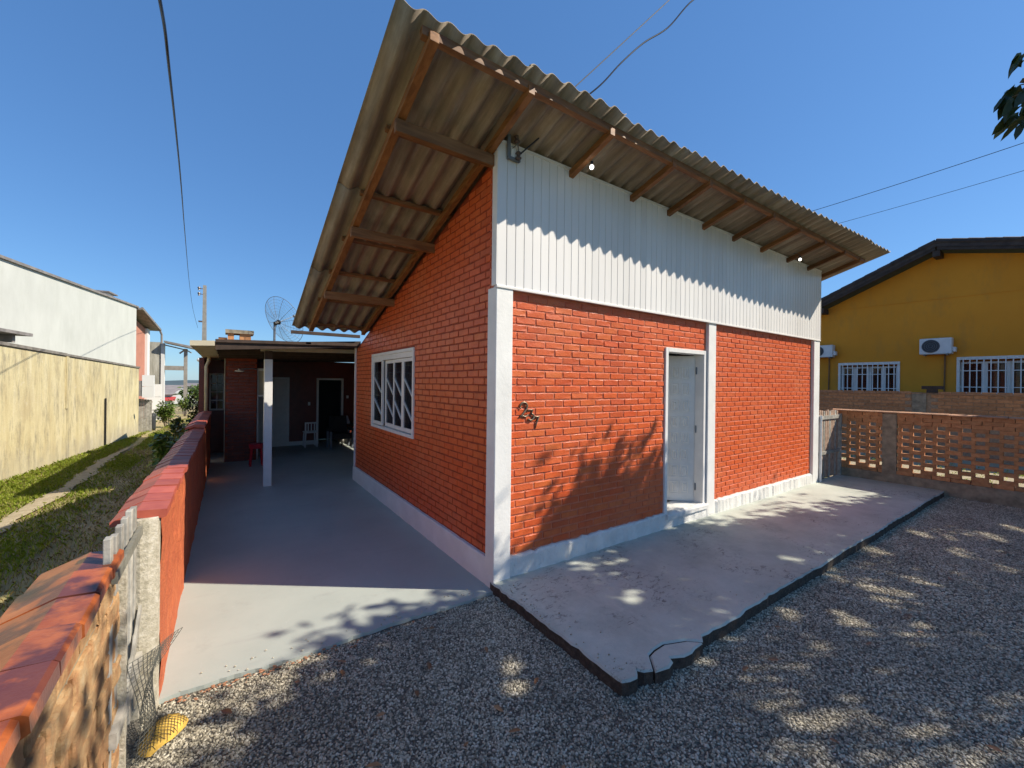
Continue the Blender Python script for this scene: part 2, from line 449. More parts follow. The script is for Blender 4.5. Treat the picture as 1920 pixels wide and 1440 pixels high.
# ------------------------------------------------------------------ mesh helpers
class MB:
    def __init__(s):
        s.v = []
        s.f = []
        s.mi = []

    def add(s, vs, fs, mi=0):
        b = len(s.v)
        s.v += [tuple(map(float, p)) for p in vs]
        s.f += [tuple(i + b for i in f) for f in fs]
        s.mi += [mi] * len(fs)
        return s

    def box(s, x0, x1, y0, y1, z0, z1, mi=0):
        return s.add([(x0, y0, z0), (x1, y0, z0), (x1, y1, z0), (x0, y1, z0), (x0, y0, z1), (x1, y0, z1), (x1, y1, z1), (x0, y1, z1)],
                     [(0, 3, 2, 1), (4, 5, 6, 7), (0, 1, 5, 4), (1, 2, 6, 5), (2, 3, 7, 6), (3, 0, 4, 7)], mi)

    def hexa(s, p, mi=0):
        return s.add(p, [(0, 3, 2, 1), (4, 5, 6, 7), (0, 1, 5, 4), (1, 2, 6, 5), (2, 3, 7, 6), (3, 0, 4, 7)], mi)

    def prism(s, poly, axis, a, b, mi=0):
        # poly: 2-D points in the other two axes (in xyz order), extruded along axis from a to b
        def P(q, h):
            q = list(q)
            q.insert('xyz'.index(axis), h)
            return q
        n = len(poly)
        vs = [P(q, a) for q in poly] + [P(q, b) for q in poly]
        fs = [tuple(range(n - 1, -1, -1)), tuple(range(n, 2 * n))] + [(i, (i + 1) % n, n + (i + 1) % n, n + i) for i in range(n)]
        return s.add(vs, fs, mi)

    def bar(s, p0, p1, w, h, up=(0, 0, 1), mi=0):
        p0, p1 = Vector(p0), Vector(p1)
        d = (p1 - p0).normalized()
        sd = d.cross(Vector(up))
        if sd.length < 1e-5:
            sd = d.cross(Vector((1, 0, 0)))
        sd.normalize()
        u = sd.cross(d)
        vs = []
        for p in (p0, p1):
            for a, b in ((-1, -1), (1, -1), (1, 1), (-1, 1)):
                vs.append(p + sd * (a * w / 2) + u * (b * h / 2))
        return s.add(vs, [(0, 3, 2, 1), (4, 5, 6, 7), (0, 1, 5, 4), (1, 2, 6, 5), (2, 3, 7, 6), (3, 0, 4, 7)], mi)

    def tube(s, pts, r, n=8, mi=0, caps=True):
        pts = [Vector(p) for p in pts]
        rs = r if isinstance(r, (list, tuple)) else [r] * len(pts)
        rings = []
        prev = None
        for i, p in enumerate(pts):
            t = (pts[min(i + 1, len(pts) - 1)] - pts[max(i - 1, 0)])
            t.normalize()
            if prev is None:
                a = t.cross(Vector((0, 0, 1)))
                if a.length < .05:
                    a = t.cross(Vector((1, 0, 0)))
            else:
                a = prev - t * prev.dot(t)
            a.normalize()
            prev = a
            b = t.cross(a)
            rings.append([p + (a * math.cos(2 * math.pi * k / n) + b * math.sin(2 * math.pi * k / n)) * rs[i] for k in range(n)])
        vs = [q for rg in rings for q in rg]
        fs = []
        for i in range(len(pts) - 1):
            for k in range(n):
                fs.append((i * n + k, i * n + (k + 1) % n, (i + 1) * n + (k + 1) % n, (i + 1) * n + k))
        if caps:
            fs.append(tuple(range(n - 1, -1, -1)))
            fs.append(tuple((len(pts) - 1) * n + k for k in range(n)))
        return s.add(vs, fs, mi)

    def sphere(s, c, r, n=10, m=7, sq=(1, 1, 1), mi=0):
        vs = [(c[0], c[1], c[2] + r * sq[2])]
        for i in range(1, m):
            th = math.pi * i / m
            for k in range(n):
                ph = 2 * math.pi * k / n
                vs.append((c[0] + r * sq[0] * math.sin(th) * math.cos(ph), c[1] + r * sq[1] * math.sin(th) * math.sin(ph), c[2] + r * sq[2] * math.cos(th)))
        vs.append((c[0], c[1], c[2] - r * sq[2]))
        fs = [(0, 1 + k, 1 + (k + 1) % n) for k in range(n)]
        for i in range(m - 2):
            for k in range(n):
                a = 1 + i * n
                fs.append((a + k, a + n + k, a + n + (k + 1) % n, a + (k + 1) % n))
        l = len(vs) - 1
        a = 1 + (m - 2) * n
        fs += [(l, a + (k + 1) % n, a + k) for k in range(n)]
        return s.add(vs, fs, mi)

    def mesh(s, name, mats, org=(0, 0, 0), smooth=False):
        me = bpy.data.meshes.new(name)
        me.from_pydata([(a - org[0], b - org[1], c - org[2]) for a, b, c in s.v], [], s.f)
        for m in (mats if isinstance(mats, (list, tuple)) else [mats]):
            me.materials.append(MAT[m] if isinstance(m, str) else m)
        if any(s.mi):
            me.polygons.foreach_set('material_index', s.mi)
        if smooth:
            me.polygons.foreach_set('use_smooth', [True] * len(me.polygons))
        me.update()
        return me


ORG = {}


def link(o):
    sc.collection.objects.link(o)
    return o


def tag(o, label=None, cat=None, group=None, kind=None):
    for k, v in (('label', label), ('category', cat), ('group', group), ('kind', kind)):
        if v:
            o[k] = v
    return o


def thing(name, loc, label, cat, group=None):
    o = link(bpy.data.objects.new(name, None))
    o.location = loc
    o.empty_display_size = .2
    ORG[o.name] = Vector(loc)
    return tag(o, label, cat, group)


def root_org(p):
    return ORG[p.name]


def part(name, mb, mats, parent, label=None, smooth=False, bevel=0, kind=None):
    me = mb.mesh(name, mats, root_org(parent), smooth)
    o = link(bpy.data.objects.new(name, me))
    o.parent = parent
    ORG[o.name] = root_org(parent)
    if bevel:
        add_bevel(o, bevel)
    return tag(o, label, kind=kind)


def add_bevel(o, w, seg=2):
    b = o.modifiers.new('bevel', 'BEVEL')
    b.width = w
    b.segments = seg
    b.limit_method = 'ANGLE'
    b.angle_limit = R(40)


def solo(name, mb, mats, loc, label=None, cat=None, group=None, kind=None, smooth=False, bevel=0):
    me = mb.mesh(name, mats, loc, smooth)
    o = link(bpy.data.objects.new(name, me))
    o.location = loc
    ORG[o.name] = Vector(loc)
    if bevel:
        add_bevel(o, bevel)
    return tag(o, label, cat, group, kind)


def inst(name, me, parent, pos, rot=(0, 0, 0), scale=(1, 1, 1)):
    o = link(bpy.data.objects.new(name, me))
    o.parent = parent
    og = root_org(parent)
    o.location = (pos[0] - og[0], pos[1] - og[1], pos[2] - og[2])
    o.rotation_euler = rot
    o.scale = scale
    ORG[o.name] = og
    return o


def proj(P):
    d = np.asarray(P, float) - CAM
    z = d @ fwd
    if z < .1:
        return None
    return np.array([960 + FPX * (d @ rgt2) / z, 720 - FPX * (d @ upv2) / z])


def quad_px(c, a, b):
    """projected area in pixels of the parallelogram centred at c with half-edges a, b; 0 when outside the frame"""
    p = proj(c)
    if p is None or not (-10 < p[0] < 1930 and -10 < p[1] < 1450):
        return 0
    q = [proj(np.asarray(c) + np.asarray(v)) for v in (a, b)]
    if any(x is None for x in q):
        return 0
    u, w = q[0] - p, q[1] - p
    return abs(u[0] * w[1] - u[1] * w[0]) * 4


# a brick: front face towards -Y, back at y=0, unit length 1 in x, height 1 in z, depth 1 (front at y=-1), with its own uneven arris
def brick_geo(rng, L, H, D, inset=.0035, rough=.0016):
    xs = [(-.5, -.5), (-.17, -.5), (.17, -.5), (.5, -.5), (.5, 0), (.5, .5), (.17, .5), (-.17, .5), (-.5, .5), (-.5, 0)]
    n = len(xs)
    v = []
    for (x, z) in xs:
        v.append((x * L, 0, z * H))
    for (x, z) in xs:
        v.append((x * L + rng.normal() * rough * .7, -D + inset * .8, z * H + rng.normal() * rough * .7))
    for (x, z) in xs:
        k = inset * (1 + .6 * rng.random())
        v.append((x * L - math.copysign(k, x) * (abs(x) > .3), -D + rng.normal() * rough * .5, z * H - math.copysign(k, z) * (abs(z) > .3)))
    f = []
    for r_ in (0, 1):
        for k in range(n):
            a, b = r_ * n + k, r_ * n + (k + 1) % n
            f.append((a, b, b + n, a + n))
    f.append(tuple(2 * n + k for k in range(n)))
    return v, f


def brick_meshes(name, mat, L, H, D, n=7, **kw):
    out = []
    for i in range(n):
        v, f = brick_geo(np.random.default_rng(50 + i), L, H, D, **kw)
        mb = MB().add(v, f)
        out.append(mb.mesh(name, mat))
    return out


def place_bricks(cells, meshes, parent_of, stuff_parent, mat, limit, L, H, axis_face, stuff_name, name='brick'):
    """cells: (centre xyz, length, height, facing) with facing '-y' or '-x'. The `limit` cells that show largest become bricks, the rest one mesh."""
    sized = []
    for (c, l, h, face, key) in cells:
        a = (l / 2, 0, 0) if face == '-y' else (0, l / 2, 0)
        sized.append(quad_px(c, a, (0, 0, h / 2)))
    order = sorted(range(len(cells)), key=lambda i: -sized[i])
    keep = set(i for i in order[:limit] if sized[i] > 0)
    rest = MB()
    rg = random.Random(3)
    for i, (c, l, h, face, key) in enumerate(cells):
        k = rg.randrange(len(meshes))
        rot = 0 if face == '-y' else -math.pi / 2
        tilt = rg.gauss(0, .004)
        dp = 1 + rg.gauss(0, .14)
        if i in keep:
            inst(name, meshes[k], parent_of[key], c, (0, tilt if face == '-y' else 0, rot), (l / L, dp, h / H))
        else:
            vs = np.array([v.co for v in meshes[k].vertices]) * (l / L, dp, h / H)
            if face == '-x':
                vs = np.stack([vs[:, 1], -vs[:, 0], vs[:, 2]], 1)
            vs = vs + np.asarray(c)
            rest.add(vs, [tuple(p.vertices) for p in meshes[k].polygons])
    if rest.f:
        part(stuff_name, rest, mat, stuff_parent, kind='stuff')


# ================================================================== GROUND
def roof_z(y):           # roof sheet mid surface
    return 4.15 - .3 * y


def grid_sheet(fx, xs, ys):
    mb = MB()
    nx, ny = len(xs), len(ys)
    mb.add([(x, y, fx(x, y)) for y in ys for x in xs], [(j * nx + i, j * nx + i + 1, (j + 1) * nx + i + 1, (j + 1) * nx + i) for j in range(ny - 1) for i in range(nx - 1)])
    return mb


def far_z(x, y):
    d = max(0, min(1, (math.hypot(x * .7, y) - 34) / 90))
    return -.03 - 6.0 * d * d * (3 - 2 * d)


xs = [-900, -400, -150, -80, -50, -30, -20, -12, -6, 0, 6, 12, 20, 30, 50, 80, 150, 400, 900]
ys = [-400, -150, -60, -30, -12, 0, 8, 16, 25, 34, 44, 54, 66, 80, 100, 130, 180, 300, 600, 1500]
solo('ground', grid_sheet(far_z, xs, ys), 'far_ground', (0, 0, 0), 'wide grassy ground running to the horizon', kind='structure', smooth=True)

hill = MB()
hx = np.linspace(-420, 420, 60)
for k in range(59):
    def hz(x):
        return 1.2 + 2.2 * math.sin(x * .011 + 1.1) + 1.6 * math.sin(x * .037) + .5 * math.sin(x * .13)
    a, b = hx[k], hx[k + 1]
    hill.add([(a, 470, -7), (b, 470, -7), (b, 505, hz(b)), (a, 505, hz(a)), (b, 640, -7), (a, 640, -7)], [(0, 1, 2, 3), (3, 2, 4, 5)])
solo('hill', hill, 'hill', (0, 500, -7), 'low blue green hill on the horizon', kind='structure', smooth=True)

# alley on the left with its trodden path
solo('alley_ground', grid_sheet(lambda x, y: .012 * math.sin(x * 3.1 + y) + .01 * math.sin(y * 1.7), list(np.linspace(-7.4, -2.58, 14)), list(np.linspace(-3.5, 34, 60))),
     'soil', (-4, 8, 0), 'bare soil and dry grass of the narrow alley', kind='structure', smooth=True)
pm = MB()
py_ = np.linspace(1.5, 12.5, 45)
rows = []
for y in py_:
    c = -4.36 + .05 * math.sin(y * 1.1) + (.012 * (y - 6))
    w = .12 + .03 * math.sin(y * 3.3) + .03 * math.sin(y * 7.1) + .02 * math.sin(y * 17)
    w *= max(.05, min(1, (12.5 - y) / 2.5))
    rows.append([(c - w, y, .03), (c - w * .5, y, .036), (c + w * .5, y, .036), (c + w, y, .03)])
for a, b in zip(rows, rows[1:]):
    for i in range(3):
        pm.add([a[i], a[i + 1], b[i + 1], b[i]], [(0, 1, 2, 3)])
solo('path', pm, 'path', (-4.3, 7, .03), 'pale trodden footpath through the alley grass', kind='structure', smooth=True)

# patio floor and yard
pf = MB()
edge = [(-2.36, -.055)]
for x in np.linspace(-2.3, -.02, 60):
    edge.append((x, -.05 + random.gauss(0, .006) + .012 * math.sin(x * 5)))
poly = [(a, b) for a, b in edge] + [(.2, 0.0), (3.3, 5.0), (3.3, 11), (-2.9, 11), (-2.62, 5), (-2.4, 1)]
pf.prism(poly, 'z', -.08, .014)
solo('patio_floor', pf, 'patio', (-1.2, 4, 0), 'smooth grey painted patio floor beside the brick house', kind='structure')
solo('yard_soil', MB().box(-2.62, 13, -7, -.02, -.3, -.012), 'gravel_bed', (3, -2, 0), 'gravel bed of the front yard', kind='structure')
solo('neighbour_yard', grid_sheet(lambda x, y: -.008, list(np.linspace(8.60, 17.9, 8)), list(np.linspace(-12, 8, 10))), 'path', (13, -2, 0), 'sunlit bare ground beyond the perforated brick wall', kind='structure')

# porch slab with broken corner
CRK = [(.22, -1.575), (.325, -1.462), (.40, -1.445), (.51, -1.44), (.60, -1.475), (.68, -1.505), (.77, -1.585)]
top = []
rs = random.Random(5)
top += [(8.47, .02), (-.03, .02)]
for y in np.linspace(-.03, -1.50, 26):
    top.append((-.035 + rs.gauss(0, .006), y))
top += [(-.03, -1.535), (.02, -1.555), (.08, -1.562), (.11, -1.54), (.135, -1.515), (.16, -1.55)]
top += [(x, y) for x, y in CRK]
for x in np.linspace(.83, 8.47, 110):
    top.append((x, -1.552 + rs.gauss(0, .004) + .006 * math.sin(x * 3.7) + (.010 if rs.random() < .08 else 0)))


def slab_piece(poly, z1, inset=.012):
    mb = MB()
    n = len(poly)
    cx = sum(p[0] for p in poly) / n
    cy = sum(p[1] for p in poly) / n
    area = sum(poly[i][0] * poly[(i + 1) % n][1] - poly[(i + 1) % n][0] * poly[i][1] for i in range(n)) / 2
    sg = 1 if area > 0 else -1
    inn = []
    for i in range(n):
        a, b, c = Vector(poly[i - 1]), Vector(poly[i]), Vector(poly[(i + 1) % n])
        t = (c - a).normalized()
        nrm = Vector((-t.y, t.x)) * sg
        inn.append(b + nrm * inset)
    vs = [(p[0], p[1], -.03) for p in poly] + [(p[0], p[1], z1 - .012) for p in poly] + [(p[0], p[1], z1) for p in inn]
    fs = []
    mi = []
    for r_ in (0, 1):
        for i in range(n):
            j = (i + 1) % n
            q = (r_ * n + i, r_ * n + j, (r_ + 1) * n + j, (r_ + 1) * n + i)
            fs.append(q if sg > 0 else q[::-1])
            mi.append(1 if r_ == 0 else 0)
    capf = tuple(2 * n + i for i in range(n))
    fs.append(capf if sg > 0 else capf[::-1])
    mi.append(0)
    b0 = len(mb.v)
    mb.add(vs, fs)
    mb.mi = mi
    return mb


solo('porch_slab', slab_piece(top, .085), ['slab', 'slab_edge'], (4, -.8, 0), 'worn grey concrete porch slab in front of the door', kind='structure')
frag = [(x + .004, y - .005) for x, y in CRK]
frag = [(.226, -1.585)] + frag[1:-1] + [(.762, -1.588), (.66, -1.592), (.60, -1.607), (.52, -1.60), (.47, -1.575), (.43, -1.555), (.41, -1.59), (.34, -1.61)]
solo('slab_fragment', slab_piece(frag, .078), ['slab', 'slab_edge'], (.5, -1.52, 0), 'cracked off piece at the front corner of the porch slab', 'concrete piece')

# ================================================================== THE RED BRICK HOUSE
W, LEN, ZB, ZT = 7.30, 5.10, 2.785, 4.115
house = thing('house', (3.6, 2.5, 0), 'red painted brick house with white siding band and corrugated lean-to roof', 'house')
DX0, DX1, DZ0, DZ1 = 2.60, 3.41, .262, 2.335     # door opening
WY0, WY1, WZ0, WZ1 = 2.085, 3.935, 1.195, 2.33    # window opening
T = .15
mb = MB()
for (a, b, z0, z1) in ((0.0, DX0 - .03, .0, ZB), (DX1 + .03, W, .0, ZB), (DX0 - .03, DX1 + .03, DZ1 + .03, ZB), (DX0 - .03, DX1 + .03, 0, DZ0 - .01)):
    mb.box(a + (.012 if a == 0 else 0), b, .012, T, z0, z1)
mb.box(.012, W, .012, T, ZB, 4.06)
front = part('front_wall', mb, 'mortar', house)
gz = lambda y: roof_z(y) - .10
mb = MB()
x0, x1 = .012, T
ha, hb, hc, hd = WY0 - .03, WY1 + .03, WZ0 - .03, WZ1 + .03
mb.prism([(T, 0), (ha, 0), (ha, gz(ha)), (T, gz(T))], 'x', x0, x1)
mb.prism([(hb, 0), (LEN, 0), (LEN, gz(LEN)), (hb, gz(hb))], 'x', x0, x1)
mb.prism([(ha, 0), (hb, 0), (hb, hc), (ha, hc)], 'x', x0, x1)
mb.prism([(ha, hd), (hb, hd), (hb, gz(hb)), (ha, gz(ha))], 'x', x0, x1)
side = part('side_wall', mb, 'mortar_shaded', house)
mb = MB()
mb.box(T, W, LEN - T, LEN, 0, 2.672)
mb.prism([(T, 0), (LEN - T, 0), (LEN - T, gz(LEN)), (T, gz(T))], 'x', W - T, W)
part('rear_walls', mb, 'brick_shaded', house)
# rooms seen through door and window
mb = MB()
mb.box(T + .004, W - T - .004, T + .002, LEN - T - .004, .2, .245)
part('room_floor', mb, 'tile_floor', house)
mb = MB()
mb.box(2.2, 2.28, T + .003, LEN - T - .01, .246, 2.75)
mb.box(2.285, W - T - .01, 2.9, 2.98, .246, 2.75)
mb.box(T + .01, W - T - .01, T + .004, LEN - T - .01, 2.752, 2.79)
part('room_walls', mb, 'interior', house)

BL, BH, BD = .2235, .058, .0068
PX, PZ = .2385, .0733
bm_front = brick_meshes('brick', 'brick', BL, BH, BD, inset=.002, rough=.0021)
cells = []


def fill_course(a, b, z, off, pitch, L, blocked, make):
    """bricks of one course from a to b, cut at the ends and round the blocked spans"""
    spans = [(a, b)]
    for (p, q) in blocked:
        ns = []
        for (u, v) in spans:
            if q <= u or p >= v:
                ns.append((u, v))
            else:
                if p > u:
                    ns.append((u, p))
                if q < v:
                    ns.append((q, v))
        spans = ns
    k0 = int(math.floor((a - off) / pitch)) - 1
    gap = pitch - L
    for k in range(k0, k0 + int((b - a) / pitch) + 4):
        s0, s1 = off + k * pitch, off + k * pitch + L
        for (u, v) in spans:
            p, q = max(s0, u + gap * .35), min(s1, v - gap * .35)
            if q - p > .035:
                make((p + q) / 2, q - p, z)


row = 0
z = .285 + BH / 2
rj = random.Random(11)
while z + BH / 2 < ZB - .01:
    blk = [(3.475, 3.675)]
    if z + BH / 2 > DZ0 - .03 and z - BH / 2 < DZ1 + .062:
        blk.append((DX0 - .062, DX1 + .062))
    fill_course(.155, 7.05, z, (row % 2) * PX / 2 + rj.uniform(-.012, .012), PX, BL, blk,
                lambda c, l, zz: cells.append(((c, .012, zz + rj.gauss(0, .0012)), l * rj.uniform(.975, 1.0), BH * rj.uniform(.94, 1.03), '-y', 'f')))
    z += PZ
    row += 1
row = 0
z = .285 + BH / 2
PY, LY = .222, .2075
while z < 4.1:
    ymax = min(5.06, (roof_z(0) - .115 - z - BH / 2) / .3)
    if ymax < .2:
        break
    blk = []
    if z + BH / 2 > WZ0 - .045 and z - BH / 2 < WZ1 + .045:
        blk.append((WY0 - .045, WY1 + .045))
    fill_course(.12, ymax, z, (row % 2) * PY / 2 + rj.uniform(-.01, .01), PY, LY, blk,
                lambda c, l, zz: cells.append(((.012, c, zz + rj.gauss(0, .0012)), l * rj.uniform(.975, 1.0), BH * rj.uniform(.94, 1.03), '-x', 's')))
    z += PZ
    row += 1
place_bricks(cells, bm_front, {'f': front, 's': side}, house, 'brick', 300, BL, BH, None, 'brick_courses')

# white posts, pilaster, plinths
mb = MB()
mb.prism([(-.032, -.045), (.152, -.045), (.152, .014), (.014, .014), (.014, .108), (-.032, .108)], 'z', 0.0, 2.79)
part('corner_post', mb, 'white', house, 'white painted corner post, chipped at its foot', bevel=.006)
part('pilaster', MB().box(3.482, 3.668, -.035, .014, .10, 2.783), 'white', house, bevel=.004)
part('end_post', MB().box(7.06, 7.318, -.04, .014, .0, 2.783), 'white', house, bevel=.005)
mb = MB()


def rough_strip(mb, a, b, y0, y1, z0, z1, n, axis):
    rr = random.Random(2)
    prev = None
    for i in range(n + 1):
        t = a + (b - a) * i / n
        o, zt = rr.gauss(0, .005), rr.gauss(0, .006)
        if axis == 'x':
            cur = [(t, y1, z0), (t, y0 + o - .006, z0), (t, y0 + o, z1 + zt - .02), (t, y0 + .016, z1 + zt), (t, y1, z1 + zt)]
        else:
            cur = [(y1, t, z0), (y0 + o * .4 - .004, t, z0), (y0 + o * .4, t, z1 + zt * .3 - .008), (y0 + .008, t, z1 + zt * .3), (y1, t, z1 + zt * .3)]
        if prev:
            for k in range(4):
                q = [prev[k], prev[k + 1], cur[k + 1], cur[k]]
                mb.add(q, [(3, 2, 1, 0) if axis == 'x' else (0, 1, 2, 3)])
        prev = cur


rough_strip(mb, .153, 7.058, -.03, .02, .05, .272, 150, 'x')
part('front_plinth', mb, 'plinth', house)
mb = MB()
rough_strip(mb, .109, 5.1, -.03, .02, -.02, .268, 60, 'y')
part('side_plinth', mb, 'white', house)
part('rear_corner_strip', MB().box(-.02, .014, 5.065, 5.10, .27, 2.60), 'white', house)

# siding
part('siding_backing', MB().box(-.028, 7.31, -.037, .010, ZB + .004, ZT - .012), 'pvc_gap', house)
n_pl = 73
pw = (7.31 + .03) / n_pl
mb = MB()
mb.prism([(-pw / 2 + .0012, 0), (-pw / 2 + .004, -.0075), (-pw / 2 + .006, -.009), (pw / 2 - .006, -.009), (pw / 2 - .004, -.0075), (pw / 2 - .0012, 0)], 'z', 0, ZT - ZB - .03)
pl = mb.mesh('siding_plank', 'pvc')
for k in range(n_pl):
    inst('siding_plank', pl, house, (-.03 + (k + .5) * pw, -.0375, ZB + .022), (0, 0, random.gauss(0, .006)))
part('siding_trim', MB().box(-.036, 7.318, -.055, -.03, ZB - .004, ZB + .021), 'enamel', house, bevel=.003)
part('siding_corner', MB().box(-.04, -.0285, -.05, .03, ZB + .022, ZT), 'enamel', house)
part('siding_end', MB().box(7.311, 7.322, -.05, .03, ZB + .022, ZT - .01), 'enamel', house)
part('siding_top_bead', MB().box(-.045, 7.32, -.056, -.0285, ZT - .008, ZT + .018), 'enamel', house)

# door: frame, open leaf with square panels
mb = MB()
for (a, b, z0, z1) in ((DX0 - .055, DX0, DZ0, DZ1 + .055), (DX1, DX1 + .055, DZ0, DZ1 + .055)):
    mb.box(a, b, -.012, T - .002, z0, z1)
mb.box(DX0, DX1, -.0125, T - .003, DZ1, DZ1 + .0545)
part('door_frame', mb, 'enamel', house, bevel=.004)
mb = MB()
mb.prism([(-.055, DZ0 - .06), (-.055, DZ0 - .012), (-.045, DZ0 + .002), (.3, DZ0 + .006), (.3, DZ0 - .06)], 'x', DX0 - .04, DX1 + .075)
part('door_step', mb, 'plinth', house)
hx_, hy_ = DX1 - .006, .118
dd = Vector((-.785, .62, 0)).normalized()
dn = Vector((dd.y, -dd.x, 0)) * -1
if dn.y > 0:
    dn = -dn


def on_leaf(u, w, h):       # u along the leaf from the hinge, w out of its front face, h up
    p = Vector((hx_, hy_, 0)) + dd * u + dn * w
    return (p.x, p.y, h)


def leaf_box(mb, u0, u1, w0, w1, h0, h1):
    mb.hexa([on_leaf(u0, w0, h0), on_leaf(u1, w0, h0), on_leaf(u1, w1, h0), on_leaf(u0, w1, h0), on_leaf(u0, w0, h1), on_leaf(u1, w0, h1), on_leaf(u1, w1, h1), on_leaf(u0, w1, h1)])


mb = MB()
leaf_box(mb, .004, .80, -.035, 0, DZ0 + .012, DZ1 - .012)
door = part('door', mb, 'door', house, 'white panelled door standing half open')
pm_ = MB()
hh = (DZ1 - DZ0 - .22) / 8
for c in range(5):
    for r_ in range(8):
        u0 = .075 + c * .142
        h0 = DZ0 + .11 + r_ * hh
        mb = MB()
        s_, t_ = .115, hh - .05
        rings = [(0, 0), (.0, .010), (.010, .011), (.018, .001), (.026, .002), (.042, .014), (.05, .005)]
        vs = []
        for (ins, w) in rings:
            for (a, b) in ((0, 0), (1, 0), (1, 1), (0, 1)):
                u = u0 + (ins if a == 0 else s_ - ins)
                h = h0 + (ins if b == 0 else t_ - ins)
                vs.append(on_leaf(u, w, h))
        fs = []
        for q in range(len(rings) - 1):
            for i in range(4):
                fs.append((q * 4 + i, q * 4 + (i + 1) % 4, (q + 1) * 4 + (i + 1) % 4, (q + 1) * 4 + i))
        l_ = (len(rings) - 1) * 4
        fs.append((l_, l_ + 1, l_ + 2, l_ + 3))
        mb.add(vs, fs)
        part('door_panel', mb, 'door', door)
for h in (DZ0 + .22, DZ0 + 1.03, DZ1 - .22):
    p = Vector((hx_ - .004, hy_ - .02, h))
    part('hinge', MB().tube([p - Vector((0, 0, .05)), p + Vector((0, 0, .05))], .009, 8), 'steel', door)

# window in the side wall
win = part('window', MB().box(-.012, .09, WY0 - .045, WY0, WZ0 - .045, WZ1 + .045).box(-.012, .09, WY1, WY1 + .045, WZ0 - .045, WZ1 + .045)
           .box(-.0125, .09, WY0, WY1, WZ1, WZ1 + .0445).box(-.0125, .09, WY0, WY1, WZ0 - .0445, WZ0), 'enamel', house, 'white framed sliding window with slanting bars', bevel=.003)
# four lights, from near (small y) to far
lights = [(WY0 + .01, 2.52), (2.52, 2.93), (2.93, 3.37), (3.42, WY1 - .01)]
for i, (a, b) in enumerate(lights):
    xo = .018 if i < 3 else .004
    xo += .02 * (i == 2)
    mb = MB()
    fr = .045
    z0, z1 = WZ0 + .012, WZ1 - .012 - (.07 if i < 3 else .03)
    mb.box(xo, xo + .03, a, a + fr, z0, z1)
    mb.box(xo, xo + .03, b - fr, b, z0, z1)
    mb.box(xo + .001, xo + .029, a + fr, b - fr, z0, z0 + .055)
    mb.box(xo + .001, xo + .029, a + fr, b - fr, z1 - .05, z1)
    part('sash', mb, 'enamel', win)
    part('pane', MB().box(xo + .012, xo + .016, a + fr + .001, b - fr - .001, z0 + .056, z1 - .051), 'glass', win)
    for k in (0, 1):
        zc = z0 + .055 + (z1 - z0 - .105) * (.62 - .36 * k)
        part('bar', MB().bar((xo + .004, b - fr, zc + .13), (xo + .004, a + fr, zc - .13), .014, .022, (1, 0, 0)), 'enamel', win)
part('head_rail', MB().box(.002, .06, WY0, WY1, WZ1 - .075, WZ1 - .001), 'enamel', win)
mb = MB()
cur = []
for i in range(90):
    y = WY0 + .02 + (WY1 - WY0 - .04) * i / 89
    cur.append((.13 + .018 * math.sin(i * 1.3) + .006 * math.sin(i * 3.1), y))
for (a, b), (c, d) in zip(cur, cur[1:]):
    if 1.0 < 1:
        pass
    mb.add([(a, b, WZ0 + .02), (c, d, WZ0 + .02), (c, d, WZ1 - .02), (a, b, WZ1 - .02)], [(0, 1, 2, 3)])
part('curtain', mb, 'curtain', win)

# roof timber
RX = [-.91, -.075, .86, 1.81, 2.51, 3.29, 4.07, 4.93, 5.85, 6.70, 7.46]
YE = 4.42
mb = MB()
for i, x in enumerate(RX):
    mb = MB()
    yb = YE - .12
    za, zb = .13, .062
    y0 = -.62 if i in (0,) else -.605
    w = .03 if i else .034
    mb.hexa([(x - w, y0, roof_z(y0) - za), (x + w, y0, roof_z(y0) - za), (x + w, yb, roof_z(yb) - za), (x - w, yb, roof_z(yb) - za),
             (x - w, y0, roof_z(y0) - zb), (x + w, y0, roof_z(y0) - zb), (x + w, yb, roof_z(yb) - zb), (x - w, yb, roof_z(yb) - zb)])
    part('rafter', mb, 'wood', house, bevel=.003)


def batten(y, x0, x1, w=.022, h=.036, drop=.062, name='batten', up=0):
    mb = MB()
    zt = lambda yy: roof_z(yy) - .027
    zb = lambda yy: roof_z(yy) - drop + up
    mb.hexa([(x0, y - w, zb(y - w)), (x1, y - w, zb(y - w)), (x1, y + w, zb(y + w)), (x0, y + w, zb(y + w)), (x0, y - w, zt(y - w)), (x1, y - w, zt(y - w)), (x1, y + w, zt(y + w)), (x0, y + w, zt(y + w))])
    part(name, mb, 'wood_x', house, bevel=.002)


batten(-.572, -.99, 7.75, .022, drop=.088, name='purlin')
for y in (.24, 1.04, 1.82, 2.56, 3.34, 4.2):
    batten(y, -.97, 7.6)
for y in (.03, 1.45, 2.90):
    z1 = roof_z(y) - .135
    mb = MB()
    mb.box(-.96, .12, y - .026, y + .026, z1 - .105, z1)
    part('outrigger_beam', mb, 'wood_x', house, bevel=.004)

# corrugated sheets, three rows up the slope and nine across
WAVE = .177


def sheet(x0, x1, y0l, y0r, y1, lift):
    nx = int(round((x1 - x0) / WAVE * 10))
    ny = 5
    mb = MB()
    vs = []
    for j in range(ny):
        for i in range(nx + 1):
            x = x0 + (x1 - x0) * i / nx
            ya = y0l + (y0r - y0l) * i / nx
            y = ya + (y1 - ya) * j / (ny - 1)
            h = .0245 * math.cos(2 * math.pi * (x + 1.16) / WAVE)
            vs.append((x, y + .3 * h, roof_z(y) + h + lift))
    mb.add(vs, [(j * (nx + 1) + i, j * (nx + 1) + i + 1, (j + 1) * (nx + 1) + i + 1, (j + 1) * (nx + 1) + i) for j in range(ny - 1) for i in range(nx)])
    return mb


